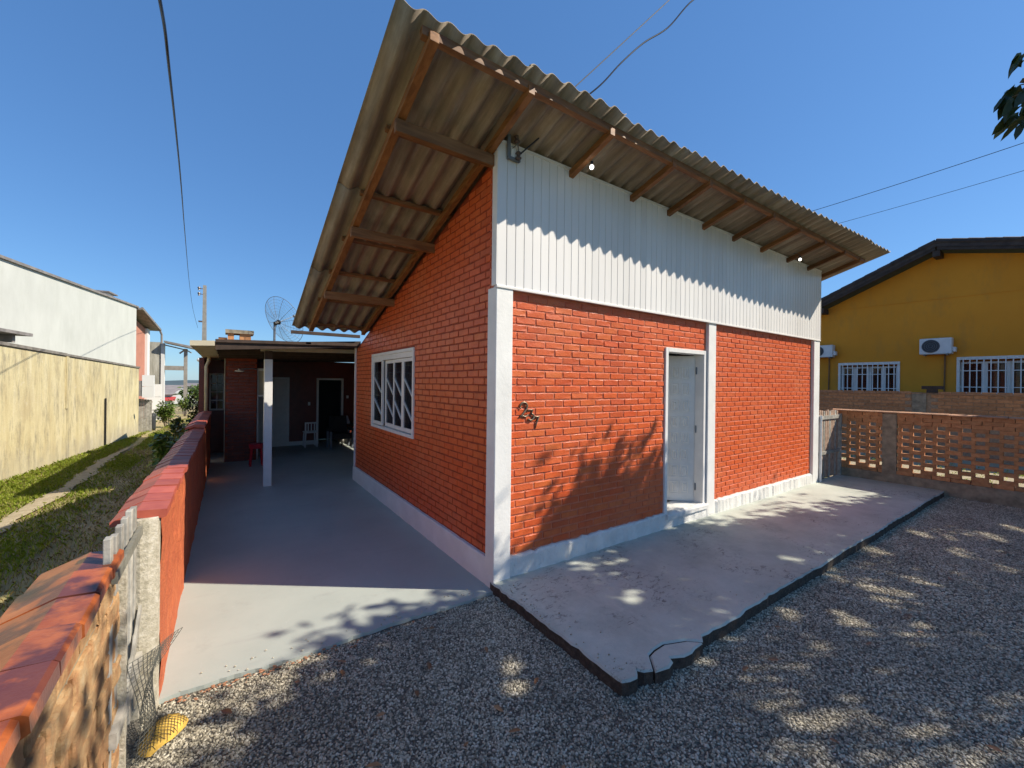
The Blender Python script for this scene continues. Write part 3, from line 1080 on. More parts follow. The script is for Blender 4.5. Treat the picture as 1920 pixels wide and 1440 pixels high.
XR = 8.02
ncol = 9
cw = (XR + 1.175) / ncol
for c in range(ncol):
    xa = -1.175 + c * cw
    xb = xa + cw + (.05 if c < ncol - 1 else 0)
    yl = lambda x: -.625 - .27 * (x + 1.16) / 9.0
    jit = rj.gauss(0, .012)
    for r_, (ya, yb) in enumerate(((None, 1.14), (1.06, 2.72), (2.62, 4.45))):
        lift = .004 * (c % 2) - .0075 * r_
        o_ = sheet(xa, xb, (yl(xa) + jit) if ya is None else ya, (yl(xb) + jit) if ya is None else ya, yb, lift)
        p_ = part('roof_sheet', o_, 'fibre', house, smooth=True)
        so = p_.modifiers.new('thick', 'SOLIDIFY')
        so.thickness = .0062
        so.offset = 0

# board under the low eave
part('eave_board', MB().box(-1.14, .02, 4.86, 4.92, 2.735, 2.79), 'porch_timber', house)


# house number 2 3 7
def stroke(pts, r, y=-.026):
    return MB().tube([(a, y, b) for a, b in pts], r, 7)


def arc(cx, cz, rx, rz, a0, a1, n=12):
    return [(cx + rx * math.cos(R(a0 + (a1 - a0) * i / n)), cz + rz * math.sin(R(a0 + (a1 - a0) * i / n))) for i in range(n + 1)]


def digit(pts, rad, name, lab):
    n = len(pts)
    rr = [rad * (.55 + .75 * math.sin(math.pi * (.1 + .8 * i / (n - 1)))) for i in range(n)]
    mb = MB().tube([(a, -.004, b) for a, b in pts], rr, 8)
    mb.sphere((pts[0][0], -.004, pts[0][1]), rad * 1.25, 8, 6)
    part(name, mb, 'bronze', house, lab, smooth=True)


two = arc(.318, 1.685, .042, .040, 200, -35, 14) + [(.325, 1.628), (.292, 1.597), (.272, 1.588), (.30, 1.598), (.33, 1.585), (.362, 1.593), (.37, 1.606)]
digit(two, .0085, 'house_number', 'bronze house number 2')
three = [(.375, 1.648), (.392, 1.652), (.432, 1.650), (.405, 1.612)] + arc(.405, 1.582, .036, .033, 80, -150, 12)
digit(three, .0078, 'house_number', 'bronze house number 3')
seven = [(.445, 1.572), (.455, 1.585), (.478, 1.578), (.508, 1.585), (.49, 1.545), (.474, 1.51), (.466, 1.472)]
digit(seven, .0074, 'house_number', 'bronze house number 7')

# service bracket by the top corner
br = thing('service_bracket', (.12, -.07, 4.0), 'small metal cable bracket with two insulators at the top corner of the white siding', 'bracket')
mb = MB().box(.055, .085, -.075, -.057, 3.985, 4.20).box(.055, .19, -.085, -.0565, 3.97, 3.992)
part('bracket_arm', mb, 'steel', br)
mb = MB().box(.088, .135, -.082, -.058, 3.995, 4.07)
part('terminal_box', mb, 'plastic_white', br)
for (x, z) in ((.135, 4.155), (.155, 4.01)):
    mb = MB()
    mb.tube([(x, -.10, z - .035), (x, -.10, z - .02), (x, -.10, z - .015), (x, -.10, z + .015), (x, -.10, z + .02), (x, -.10, z + .035)], [.022, .03, .018, .018, .03, .02], 12)
    part('insulator', mb, 'insulator', br, smooth=True)
mb = MB().tube([(.155, -.10, 4.04), (.15, -.105, 4.08), (.14, -.10, 4.12)], .006, 6).tube([(.10, -.08, 4.07), (.13, -.10, 4.10), (.135, -.1, 4.13)], .004, 6)
part('tie_wire', mb, 'cable_grey', br)


def cable(name, pts, r, mat, label, n=6):
    P = [Vector(p) for p in pts]
    out = []
    for i in range(len(P) - 1):
        p0, p1, p2, p3 = P[max(i - 1, 0)], P[i], P[i + 1], P[min(i + 2, len(P) - 1)]
        for k in range(6):
            t = k / 6
            out.append(.5 * ((2 * p1) + (-p0 + p2) * t + (2 * p0 - 5 * p1 + 4 * p2 - p3) * t * t + (-p0 + 3 * p1 - 3 * p2 + p3) * t ** 3))
    out.append(P[-1])
    mb = MB().tube(out, r, n)
    return solo(name, mb, mat, tuple(P[0]), label, 'cable', 'overhead cables', smooth=True)


def wavy(a, b, n, sag, amp=0, seed=1):
    rr = random.Random(seed)
    a, b = Vector(a), Vector(b)
    o = []
    for i in range(n + 1):
        t = i / n
        p = a.lerp(b, t)
        p.z -= sag * 4 * t * (1 - t)
        if 0 < i < n:
            p += Vector((rr.gauss(0, amp), rr.gauss(0, amp), rr.gauss(0, amp)))
        o.append(p)
    return o


d1 = (Vector((2.0, -.95, 6.02)) - Vector((.15, -.12, 4.17)))
cable('power_cable', wavy((.15, -.12, 4.17), (4.0, -1.30, 8.55), 10, .03, .0), .0055, 'cable_grey', 'thin straight grey cable rising from the bracket past the roof edge')
cable('power_cable', wavy((.16, -.13, 4.02), (3.9, -1.55, 8.15), 16, .02, .016, 4), .0075, 'cable', 'kinked black cable rising from the bracket past the roof edge')
RAYS = [((-2.70, 2.2, 6.1), .40), ((-2.72, 3.0, 6.26), .40), ((-2.75, 3.8, 6.43), .41), ((-2.82, 5, 6.66), .40), ((-2.98, 8, 7.1), .43), ((-3.19, 12, 7.46), .48), ((-3.44, 17, 7.48), .60), ((-3.73, 24, 6.95), .84), ((-3.79, 28, 6.12), .97), ((-3.65, 30, 5.23), 1.0)]
cable('power_cable', [tuple(CAM[k] + (p_[k] - CAM[k]) * f_ for k in range(3)) for p_, f_ in RAYS], .0075, 'cable',
      'thick black cable hanging down the left sky towards the far pole')
cable('power_cable', wavy((20, 7.5, 9.95), (20, -6, 10.55), 8, .15), .011, 'cable', 'upper of the two cables crossing the sky over the yellow house')
cable('power_cable', wavy((20, 7.5, 9.05), (20, -6, 9.55), 8, .12), .008, 'cable', 'lower of the two cables crossing the sky over the yellow house')

for (x, lab, y) in ((.90, 'lit white bulb under the eave near the corner rafters', -.30), (5.70, 'lit white bulb under the far end of the eave', -.30)):
    zc = 4.05 if x < 2 else 4.0
    b = thing('light_bulb', (x, y, zc), lab, 'light bulb', 'bulbs under the eave')
    part('glass_bulb', MB().sphere((x, y, zc), .021, 12, 8, (1, 1, 1.1)), 'bulb', b, smooth=True)
    part('socket', MB().tube([(x, y, zc + .02), (x, y, zc + .055)], .014, 8).tube([(x, y, zc + .055), (x - .02, y + .03, zc + .10), (x - .05, y + .08, zc + .11)], .004, 5), 'cable', b)

# ================================================================== LOW RED WALL ON THE LEFT OF THE PATIO
rw = thing('boundary_wall', (-2.43, 4, 0), 'low red plastered wall with red cap tiles along the left of the patio', 'wall')
mb = MB()
ny, nz = 80, 9
for sgn, xx in ((1, -2.36), (-1, -2.53)):
    vs = []
    for j in range(nz + 1):
        for i in range(ny + 1):
            y = -.06 + 8.5 * i / ny
            zz = 1.105 * j / nz
            vs.append((xx + sgn * (RNG.normal() * .004 + .006 * math.sin(y * 9 + j)), y, zz))
    fs = [(j * (ny + 1) + i, j * (ny + 1) + i + 1, (j + 1) * (ny + 1) + i + 1, (j + 1) * (ny + 1) + i) for j in range(nz) for i in range(ny)]
    mb.add(vs, fs if sgn > 0 else [f[::-1] for f in fs])
mb.box(-2.528, -2.362, 4.93, 8.44, 1.0, 1.16)
mb.box(-2.528, -2.362, -.055, 8.44, -.05, 1.10)
part('plaster', mb, 'red_plaster', rw)
cap = [(-2.575, -.045), (-2.575, -.018), (-2.465, .03), (-2.33, .02), (-2.33, -.02), (-2.345, -.03), (-2.465, -.012), (-2.56, -.045)]


def cap_mesh(name, mat, profile, ln, x0):
    mb = MB().prism([(p[0] - x0, p[1]) for p in profile], 'y', 0, ln)
    return mb.mesh(name, mat)


cm = cap_mesh('cap_tile', 'cap_red', cap, .224, -2.45)
y = -.085
k = 0
while y < 8.3:
    zc = 1.125 + (.055 if y > 4.85 else 0)
    o_ = inst('cap_tile', cm, rw, (-2.45 + random.gauss(0, .003), y, zc + random.gauss(0, .0015)), (R(-.9) + random.gauss(0, .004), random.gauss(0, .008), random.gauss(0, .006)))
    y += .2355
    k += 1
mb = MB()
pts = [(-2.50 + .0, -.058)]
prof = [(-2.50, -.05), (-2.50, -.10), (-2.475, -.118), (-2.44, -.122), (-2.405, -.112), (-2.365, -.09), (-2.358, -.05)]
mb.prism(prof, 'z', -.05, 1.11)
part('end_pier', mb, 'old_concrete', rw, 'pale lime washed concrete end of the red wall', bevel=.004)

# ================================================================== PICKET GATE ON THE LEFT
gt = thing('picket_gate', (-2.47, -.45, 0), 'weathered narrow white picket gate between two low walls on the left', 'gate')
pk = [(-.74), (-.63), (-.51), (-.385), (-.27), (-.165)]
for i, y in enumerate(pk):
    h = 1.20 + random.gauss(0, .012)
    mb = MB().box(-2.478, -2.452, y - .026, y + .026, .08, h)
    part('picket', mb, 'old_wood', gt, bevel=.003)
part('rail', MB().bar((-2.438, -.78, 1.04), (-2.438, -.125, 1.055), .02, .05), 'rail_dark', gt)
part('rail', MB().bar((-2.438, -.78, .33), (-2.438, -.125, .335), .026, .07), 'old_wood', gt)
part('brace', MB().bar((-2.435, -.5, .36), (-2.435, -.13, .62), .012, .05), 'old_wood', gt)

# ================================================================== NEAR BRICK WALL AT BOTTOM LEFT
nw = thing('brick_wall', (-2.56, -2, 0), 'old rough brick wall with stepped terracotta coping in the near left corner', 'wall')
core = part('core', MB().box(-2.64, -2.462, -5.2, -.585, -.05, 1.035), 'old_mortar', nw)
cells = []
OL, OH, OD = .222, .092, .014
z = .0 + OH / 2
row = 0
ro = random.Random(9)
while z + OH / 2 < 1.04:
    y = -5.1 + (row % 2) * .118
    while y < -.6:
        a, b = y, min(y + OL, -.59)
        if b - a > .05:
            cells.append(((-2.462, (a + b) / 2, z + ro.gauss(0, .003)), (b - a) * ro.uniform(.95, 1), OH * ro.uniform(.92, 1.0), '+x', 'c'))
        y += .237
    z += .104
    row += 1
obm = brick_meshes('brick', 'old_brick', OL, OH, OD, 6, inset=.006, rough=.004)
for (c, l, h, face, key) in cells:
    inst('brick', obm[ro.randrange(6)], core, c, (0, 0, math.pi / 2), (l / OL, ro.uniform(.5, 1.5), h / OH))
cap2 = [(-2.70, -.055), (-2.70, -.03), (-2.545, .035), (-2.445, .03), (-2.432, .02), (-2.430, -.022), (-2.46, -.04), (-2.66, -.06)]
cm2 = cap_mesh('cap_tile', 'cap_terra', cap2, .21, -2.55)
y = -.80
while y > -5.2:
    lift = random.gauss(0, .004)
    inst('cap_tile', cm2, nw, (-2.55 + random.gauss(0, .004), y, 1.073 + lift), (R(2.6) + random.gauss(0, .012), random.gauss(0, .012), random.gauss(0, .01)))
    y -= .2385
part('end_post', MB().box(-2.468, -2.428, -.584, -.55, -.05, 1.02), 'old_concrete', nw, 'pale upright timber at the end of the near brick wall')

# crumpled wire mesh and netted yellow lump
mb = MB()
nu, nv = 16, 22
grid = []
for i in range(nu + 1):
    colv = []
    for j in range(nv + 1):
        u, v = i / nu, j / nv
        yy = -.56 + .44 * u
        w_ = .5 * u * (1 - .25 * v)
        x = -2.405 + .03 * math.sin(u * 5) + .16 * u * v + .03 * math.sin(v * 4 + u * 3)
        zz = .015 + (.52 - .14 * u) * v
        y2 = yy + .10 * v * u - .05 * (1 - v) * u
        colv.append(Vector((x, y2, zz)))
    grid.append(colv)
for i in range(nu + 1):
    mb.tube(grid[i], .0016, 4, caps=False)
for j in range(nv + 1):
    mb.tube([grid[i][j] for i in range(nu + 1)], .0016, 4, caps=False)
solo('wire_mesh', mb, 'mesh_wire', (-2.38, -.4, .02), 'crumpled piece of grey wire mesh leaning against the picket gate', 'wire mesh')
lump = thing('netted_bag', (-2.31, -.36, 0), 'yellow lump wrapped in fine dark netting on the gravel by the gate', 'netted bag')
mb = MB()
nu, nv = 20, 9
vs = []
rl = random.Random(21)
for j in range(nv):
    t = j / (nv - 1)
    for i in range(nu):
        a = 2 * math.pi * i / nu
        rr = (1 - t ** 2.2 * .75) * (1 + .14 * math.sin(3 * a + 1) + .06 * math.sin(7 * a))
        vs.append((-2.31 + .085 * rr * math.cos(a) + .035 * math.sin(a), -.36 + .115 * rr * math.sin(a), .004 + .075 * t + rl.gauss(0, .0015)))
fs = [(j * nu + i, j * nu + (i + 1) % nu, (j + 1) * nu + (i + 1) % nu, (j + 1) * nu + i) for j in range(nv - 1) for i in range(nu)]
fs.append(tuple((nv - 1) * nu + i for i in range(nu)))
mb.add(vs, fs)
part('lump', mb, 'yellow_lump', lump, smooth=True)
mb = MB()


def lump_z(x, y):
    dx, dy = x + 2.31, y + .36
    dx -= .035 / .115 * dy
    a = math.atan2(dy / .115, dx / .085)
    rr = math.hypot(dx / .085, dy / .115) / (1 + .14 * math.sin(3 * a + 1) + .06 * math.sin(7 * a))
    if rr > 1:
        return None
    t = ((1 - rr) / .75) ** (1 / 2.2)
    return .004 + .075 * min(1, t)


for k in range(-13, 14):
    for d in (0, 1):
        run = []
        for s_ in np.linspace(-.17, .17, 30):
            x, y = (-2.31 + k * .0125, -.36 + s_) if d == 0 else (-2.31 + s_, -.36 + k * .0125)
            zz = lump_z(x, y)
            if zz is not None:
                run.append((x, y, zz + .003))
        if len(run) > 2:
            mb.tube(run, .0011, 4, caps=False)
part('netting', mb, 'net', lump)

# ================================================================== ANNEX AND CARPORT AT THE BACK
an = thing('annex', (-.5, 8, 0), 'dark covered patio annex with white post behind the brick house', 'annex')
cz = lambda x: 2.70 + .075 * x
part('carport_post', MB().box(-1.505, -1.375, 5.34, 5.47, 0, 2.29), 'white', an, 'white square carport post', bevel=.006)
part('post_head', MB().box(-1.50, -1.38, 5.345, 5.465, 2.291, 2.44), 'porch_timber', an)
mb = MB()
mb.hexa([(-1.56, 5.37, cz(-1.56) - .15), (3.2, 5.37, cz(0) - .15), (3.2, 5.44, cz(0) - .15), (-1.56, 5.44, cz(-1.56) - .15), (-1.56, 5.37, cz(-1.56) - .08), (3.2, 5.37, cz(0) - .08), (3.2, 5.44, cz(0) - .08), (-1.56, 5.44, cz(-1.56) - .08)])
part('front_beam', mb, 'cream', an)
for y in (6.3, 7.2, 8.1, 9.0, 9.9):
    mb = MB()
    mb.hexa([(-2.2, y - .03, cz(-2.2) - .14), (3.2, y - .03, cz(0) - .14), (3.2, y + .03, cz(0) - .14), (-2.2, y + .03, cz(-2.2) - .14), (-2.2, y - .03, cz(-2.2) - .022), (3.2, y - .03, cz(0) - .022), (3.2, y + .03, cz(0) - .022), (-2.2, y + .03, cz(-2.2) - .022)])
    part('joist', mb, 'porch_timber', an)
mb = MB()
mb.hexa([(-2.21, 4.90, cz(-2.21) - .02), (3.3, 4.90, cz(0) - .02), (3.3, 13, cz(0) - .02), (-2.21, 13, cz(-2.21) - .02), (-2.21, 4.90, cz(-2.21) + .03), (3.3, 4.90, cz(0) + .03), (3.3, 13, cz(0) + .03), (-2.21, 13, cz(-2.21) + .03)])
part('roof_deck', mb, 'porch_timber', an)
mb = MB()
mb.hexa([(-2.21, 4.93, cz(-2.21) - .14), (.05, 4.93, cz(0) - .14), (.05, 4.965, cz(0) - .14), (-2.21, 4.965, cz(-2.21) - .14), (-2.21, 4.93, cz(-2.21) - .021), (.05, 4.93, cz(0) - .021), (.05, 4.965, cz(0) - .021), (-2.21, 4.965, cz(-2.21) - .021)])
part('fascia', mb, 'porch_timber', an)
mb = MB()
mb.hexa([(-2.53, 4.88, 2.44), (-2.215, 4.88, 2.455), (-2.215, 13, 2.455), (-2.53, 13, 2.44), (-2.53, 4.88, 2.52), (-2.215, 4.88, 2.535), (-2.215, 13, 2.535), (-2.53, 13, 2.52)])
part('eave_slab', mb, 'cream', an, 'cream painted eave slab at the left of the carport')
part('lamp', MB().box(-.90, -.82, 4.90, 4.928, 2.565, 2.60), 'plastic_white', an)
# walls
bk = part('rear_wall', MB().box(-1.46, .17, 10.4, 10.5, 0, 2.5).box(.93, 3.3, 10.4, 10.5, 0, 2.5).box(.17, .93, 10.4, 10.5, 2.0, 2.5), 'brick_shaded', an)
part('end_wall', MB().box(3.3, 3.4, 4.9, 10.5, 0, 2.6), 'brick_shaded', an)
part('blackened_room', MB().box(.0, 1.1, 11.6, 11.7, 0, 2.5).box(-.1, .0, 10.51, 11.7, 0, 2.5).box(1.1, 1.2, 10.51, 11.7, 0, 2.5), 'black', an)  # walls coloured black in place of the unlit room's shade
part('skirting', MB().box(-1.45, .165, 10.37, 10.399, .015, .13).box(.935, 3.3, 10.37, 10.399, .015, .13), 'white', an)
pil = part('side_room_wall', MB().box(-2.09, -1.47, 8.362, 10.398, 0, 2.42), 'mortar_shaded', an)
part('corner_bead', MB().box(-2.105, -2.091, 8.34, 8.36, 0, 2.42), 'cream', an)
abm = brick_meshes('brick', 'brick_shaded', .2, .06, .011, 5)
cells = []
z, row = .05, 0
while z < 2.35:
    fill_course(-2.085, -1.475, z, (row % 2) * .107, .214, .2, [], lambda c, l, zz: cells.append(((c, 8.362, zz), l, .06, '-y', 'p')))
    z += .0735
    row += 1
place_bricks(cells, abm, {'p': pil}, an, 'brick_shaded', 140, .2, .06, None, 'annex_bricks')
lw = part('left_room_wall', MB().box(-2.5, -2.1, 10.0, 10.1, 0, 1.12).box(-2.5, -2.1, 10.0, 10.1, 2.08, 2.43).box(-2.5, -2.43, 10.0, 10.1, 1.12, 2.08).box(-2.6, -2.501, 8.9, 13, 0, 2.43), 'brick_shaded', an)
wn2 = part('window', MB().box(-2.43, -2.40, 9.99, 10.09, 1.12, 2.08).box(-2.14, -2.1, 9.99, 10.09, 1.12, 2.08).box(-2.40, -2.14, 9.991, 10.09, 2.04, 2.08).box(-2.40, -2.14, 9.991, 10.09, 1.12, 1.16), 'enamel', an, 'small barred window at the back left')
part('pane', MB().box(-2.399, -2.141, 10.04, 10.045, 1.161, 2.039), 'glass', wn2)
for k in range(1, 4):
    part('bar', MB().box(-2.399, -2.141, 10.0, 10.012, 1.16 + .22 * k - .012, 1.16 + .22 * k + .012), 'enamel', wn2)
part('bar', MB().box(-2.28, -2.26, 9.985, 9.999, 1.161, 2.039), 'enamel', wn2)
part('room_backing', MB().box(-2.49, -2.1, 10.9, 10.95, 0, 2.4), 'curtain', an)
part('downpipe', MB().tube([(-2.40, 8.6, 2.43), (-2.40, 8.6, 2.36), (-2.45, 8.62, 2.22), (-2.45, 8.62, .9)], .036, 10), 'cream', an, smooth=True)
# doors
dr = part('door', MB().box(-1.30, -.62, 10.355, 10.395, .05, 1.95), 'door', an, 'closed white boarded door at the back of the carport')
for k in range(5):
    for (z0, z1) in ((.12, .92), (1.08, 1.85)):
        part('plank', MB().box(-1.23 + k * .115, -1.23 + k * .115 + .095, 10.342, 10.3545, z0, z1), 'door', dr)
part('door_frame', MB().box(-1.36, -1.302, 10.34, 10.399, .014, 2.01).box(-.618, -.56, 10.34, 10.399, .014, 2.01).box(-1.302, -.618, 10.341, 10.399, 1.952, 2.01), 'enamel', an)
part('doorway_frame', MB().box(.17, .225, 10.34, 10.45, .014, 2.0).box(.875, .93, 10.34, 10.45, .014, 2.0).box(.225, .875, 10.341, 10.45, 1.945, 2.0), 'enamel', an, 'white frame of the dark open doorway')
od = part('side_door', MB().box(-1.455, -1.43, 8.42, 8.50, .03, 2.2).box(-1.30, -1.26, 8.42, 8.50, .03, 2.2).box(-1.43, -1.30, 8.421, 8.50, 2.14, 2.2).box(-1.43, -1.30, 8.421, 8.50, 1.52, 1.56), 'enamel', an, 'narrow white door frame beside the post')
part('door_panel', MB().box(-1.43, -1.30, 8.46, 8.48, 1.56, 2.14), 'cream', od)
part('switch_box', MB().box(-.06, .0, 10.37, 10.399, 1.18, 1.28), 'plastic_white', an)
part('switch_box', MB().box(1.03, 1.09, 10.37, 10.399, 1.38, 1.47), 'plastic_white', an)
lampa = part('wall_lamp', MB().tube([(-1.475, 8.0, 2.16), (-1.6, 7.4, 2.17), (-1.86, 7.0, 2.13)], .012, 8).sphere((-1.84, 7.02, 2.10), .05, 10, 6, (1.8, 1, .4)), 'plastic_white', an, 'white lamp on a thin arm')
# chimney
ch = part('chimney', MB().box(-2.10, -1.5, 9.2, 9.75, 3.08, 3.17), 'dark_concrete', an, 'low brick chimney with a dark slab cap')
part('chimney_leg', MB().box(-2.05, -1.92, 9.25, 9.7, 2.5, 3.079), 'clay', ch)
part('chimney_leg', MB().box(-1.80, -1.56, 9.25, 9.7, 2.5, 3.079), 'clay', ch)
part('chimney_stub', MB().box(-2.24, -2.06, 9.3, 9.6, 2.5, 2.97), 'clay', an)

# satellite dish
ds = thing('satellite_dish', (-1.07, 9.0, 2.6), 'large round mesh satellite dish standing on the annex roof', 'satellite dish')
ax = Vector((.72, .42, .42)).normalized()
e1 = ax.cross(Vector((0, 0, 1))).normalized()
e2 = e1.cross(ax)
hub = Vector((-.97, 9.0, 3.42))


def dishp(r, a):
    return hub + e1 * (r * math.cos(a)) + e2 * (r * math.sin(a)) + ax * (.42 * r * r)


for k in range(12):
    a = 2 * math.pi * k / 12
    part('rib', MB().tube([dishp(.63 * t / 6, a) for t in range(7)], .0055, 5), 'steel', ds)
part('rim', MB().tube([dishp(.63, 2 * math.pi * k / 48) for k in range(49)], .006, 5), 'steel', ds)
mb = MB()
for q in range(1, 9):
    r_ = .63 * q / 9
    mb.tube([dishp(r_, 2 * math.pi * k / 36) for k in range(37)], .0022, 4, caps=False)
for k in range(72):
    a = 2 * math.pi * k / 72
    mb.tube([dishp(.15 + .48 * t / 4, a) for t in range(5)], .0016, 3, caps=False)
part('mesh_reflector', mb, 'steel', ds, kind='stuff')
part('mast', MB().tube([(-1.06, 9.0, 2.6), (-1.06, 9.0, 3.4)], .028, 10), 'steel', ds)
part('hub', MB().sphere(tuple(hub), .06, 10, 6).tube([hub, hub - ax * .12], .05, 8), 'black', ds)
part('feed_arm', MB().tube([hub, hub + ax * .5], .01, 6).sphere(tuple(hub + ax * .5), .04, 8, 6), 'steel', ds)

# furniture in the shade
chr_ = thing('plastic_chair', (-.06, 9.95, .014), 'white plastic chair standing by the dark doorway', 'chair')
for (x, y) in ((-.2, 9.77), (.08, 9.77), (-.2, 10.1), (.08, 10.1)):
    sx = -.02 if x < -.06 else .02
    part('leg', MB().hexa([(x + sx - .02, y - .02, .015), (x + sx + .02, y - .02, .015), (x + sx + .02, y + .02, .015), (x + sx - .02, y + .02, .015), (x - .016, y - .016, .42), (x + .016, y - .016, .42), (x + .016, y + .016, .42), (x - .016, y + .016, .42)]), 'plastic_white', chr_)
part('seat', MB().box(-.235, .115, 9.74, 10.13, .42, .455), 'plastic_white', chr_, bevel=.012)
mb = MB().box(-.225, -.185, 9.76, 9.79, .455, .72).box(.065, .105, 9.76, 9.79, .455, .72).box(-.225, .105, 9.758, 9.79, .69, .73)
for k in range(3):
    mb.box(-.15 + k * .08, -.12 + k * .08, 9.765, 9.785, .455, .69)
part('backrest', mb, 'plastic_white', chr_)
st_ = thing('stool', (-1.5, 7.6, .014), 'small red topped stool behind the white carport post', 'stool')
part('stool_top', MB().tube([(-1.5, 7.6, .40), (-1.5, 7.6, .49), (-1.5, 7.6, .50)], [.14, .15, .13], 16), 'plastic_red', st_)
for (a, b) in ((-.09, -.09), (.09, -.09), (-.09, .09), (.09, .09)):
    part('leg', MB().bar((-1.5 + a, 7.6 + b, .40), (-1.5 + a * 1.3, 7.6 + b * 1.3, .014), .03, .03), 'plastic_red', st_)
ac_ = thing('armchair', (.62, 9.3, .014), 'dark armchair in the deep shade at the back right of the carport', 'armchair')
part('seat', MB().box(.38, .88, 9.05, 9.55, .28, .44), 'dark_fabric', ac_, bevel=.03)
part('backrest', MB().hexa([(.38, 9.5, .4), (.88, 9.5, .4), (.88, 9.62, .4), (.38, 9.62, .4), (.4, 9.62, .9), (.86, 9.62, .9), (.86, 9.72, .9), (.4, 9.72, .9)]), 'dark_fabric', ac_, bevel=.03)
for x in (.34, .92):
    part('armrest', MB().box(x - .05, x + .05, 9.08, 9.6, .5, .58), 'dark_fabric', ac_, bevel=.02)
    for y in (9.1, 9.55):
        part('leg', MB().box(x - .025, x + .025, y - .025, y + .025, .014, .5), 'steel', ac_)
tb = thing('side_table', (1.0, 9.85, .014), 'dark small table holding a white bag at the back right', 'table')
part('table_top', MB().box(.74, 1.3, 9.7, 10.2, .6, .64), 'porch_timber', tb)
for (x, y) in ((.77, 9.73), (1.27, 9.73), (.77, 10.17), (1.27, 10.17)):
    part('leg', MB().box(x - .02, x + .02, y - .02, y + .02, .014, .6), 'porch_timber', tb)
mb = MB().hexa([(.84, 9.75, .642), (1.02, 9.75, .642), (1.02, 9.86, .642), (.84, 9.86, .642), (.87, 9.77, .86), (.93, 9.77, .9), (.94, 9.83, .9), (.87, 9.83, .88)])
solo('bag', mb, 'plastic_white', (.93, 9.8, .642), 'crumpled white bag on the dark table in the shade', 'bag', bevel=.02)

# ================================================================== RIGHT: PICKET GATE, PERFORATED WALL
rg = thing('picket_gate', (7.9, 0, 0), 'weathered wooden picket gate between the house and the perforated brick wall', 'gate')
for k in range(11):
    x = 7.37 + k * .098
    part('picket', MB().box(x - .035, x + .035, -.012, .012, .11, 1.43 + random.gauss(0, .008)), 'gate_wood' if k % 3 else 'old_wood', rg, bevel=.003)
part('rail', MB().box(7.33, 8.43, -.04, -.013, 1.27, 1.34), 'old_wood', rg)
part('rail', MB().box(7.33, 8.43, -.04, -.013, .58, .64), 'old_wood', rg)
part('gate_post', MB().box(8.415, 8.475, -.05, .03, .06, 1.36), 'old_wood', rg)
part('gate_post', MB().tube([(7.36, -.055, .06), (7.36, -.055, 1.36)], .026, 10), 'enamel', rg)

fw = thing('perforated_wall', (8.55, -2, 0), 'brown brick screen wall with a chequer of open holes on the right of the yard', 'wall')
part('wall_base', MB().box(8.49, 8.63, -9, .1, -.05, .25), 'dark_concrete', fw, bevel=.01)
part('pillar', MB().box(8.485, 8.635, -.90, -.69, .25, 1.40), 'dark_concrete', fw, 'grey concrete pillar in the brick screen wall')
part('pillar', MB().box(8.485, 8.635, -3.9, -3.68, .25, 1.40), 'dark_concrete', fw, 'grey concrete pillar in the brick screen wall')
cells = []
CH = .0686
z = .252
row = 0
PCH = .314
while z + CH < 1.43:
    for (ya, yb, ph) in ((-.69, .10, .085), (-3.68, -.90, 1.04), (-8.9, -3.9, 1.04)):
        perf = 1 <= row <= 13
        if perf:
            off = (row % 2) * PCH / 2
            k = -1
            while True:
                s0 = -ph - .08 + .045 - off - k * PCH          # far edge (larger y) of a brick
                s1 = s0 - (PCH - .112)
                k += 1
                if s0 < ya:
                    break
                p, q = max(s1, ya), min(s0, yb)
                if q - p > .03:
                    cells.append((p, q, z))
        else:
            y = yb - (row % 2) * .12
            first = True
            if row % 2:
                cells.append((yb - .115, yb, z))
            while y > ya + .03:
                cells.append((max(y - .235, ya), y, z))
                y -= .241
    z += CH
    row += 1
rf = random.Random(31)
sized = sorted(range(len(cells)), key=lambda i: -quad_px((8.49, (cells[i][0] + cells[i][1]) / 2, cells[i][2]), (0, (cells[i][1] - cells[i][0]) / 2, 0), (0, 0, CH / 2)))
fbm = []
for k in range(5):
    rr = np.random.default_rng(80 + k)
    mb = MB()
    mb.box(-.052, .052, -.5, .5, -.5, .5)
    mb.v = [(a + rr.normal() * .002, b + rr.normal() * .006, c + rr.normal() * .02) for a, b, c in mb.v]
    fbm.append(mb.mesh('brick', 'clay'))
keep = set(sized[:300])
rest = MB()
for i, (p, q, z) in enumerate(cells):
    c = (8.547 + rf.gauss(0, .002), (p + q) / 2, z + CH / 2)
    s_ = (1, q - p - .004, CH - .0035)
    if i in keep:
        inst('brick', fbm[rf.randrange(5)], fw, c, (0, 0, rf.gauss(0, .006)), s_)
    else:
        rest.box(c[0] - .052, c[0] + .052, p + .002, q - .002, z + .0017, z + CH - .0018)
part('brick_courses', rest, 'clay', fw, kind='stuff')
y = .12
ctm = MB().prism([(-.10, 0), (-.10, .018), (-.02, .035), (.10, .02), (.10, 0)], 'y', -.335, 0).mesh('coping_tile', 'coping_clay')
zt = .252 + row * CH + .001
while y > -8.9:
    inst('coping_tile', ctm, fw, (8.56 + random.gauss(0, .002), y, zt + random.gauss(0, .0015)), (random.gauss(0, .004), 0, 0))
    y -= .342

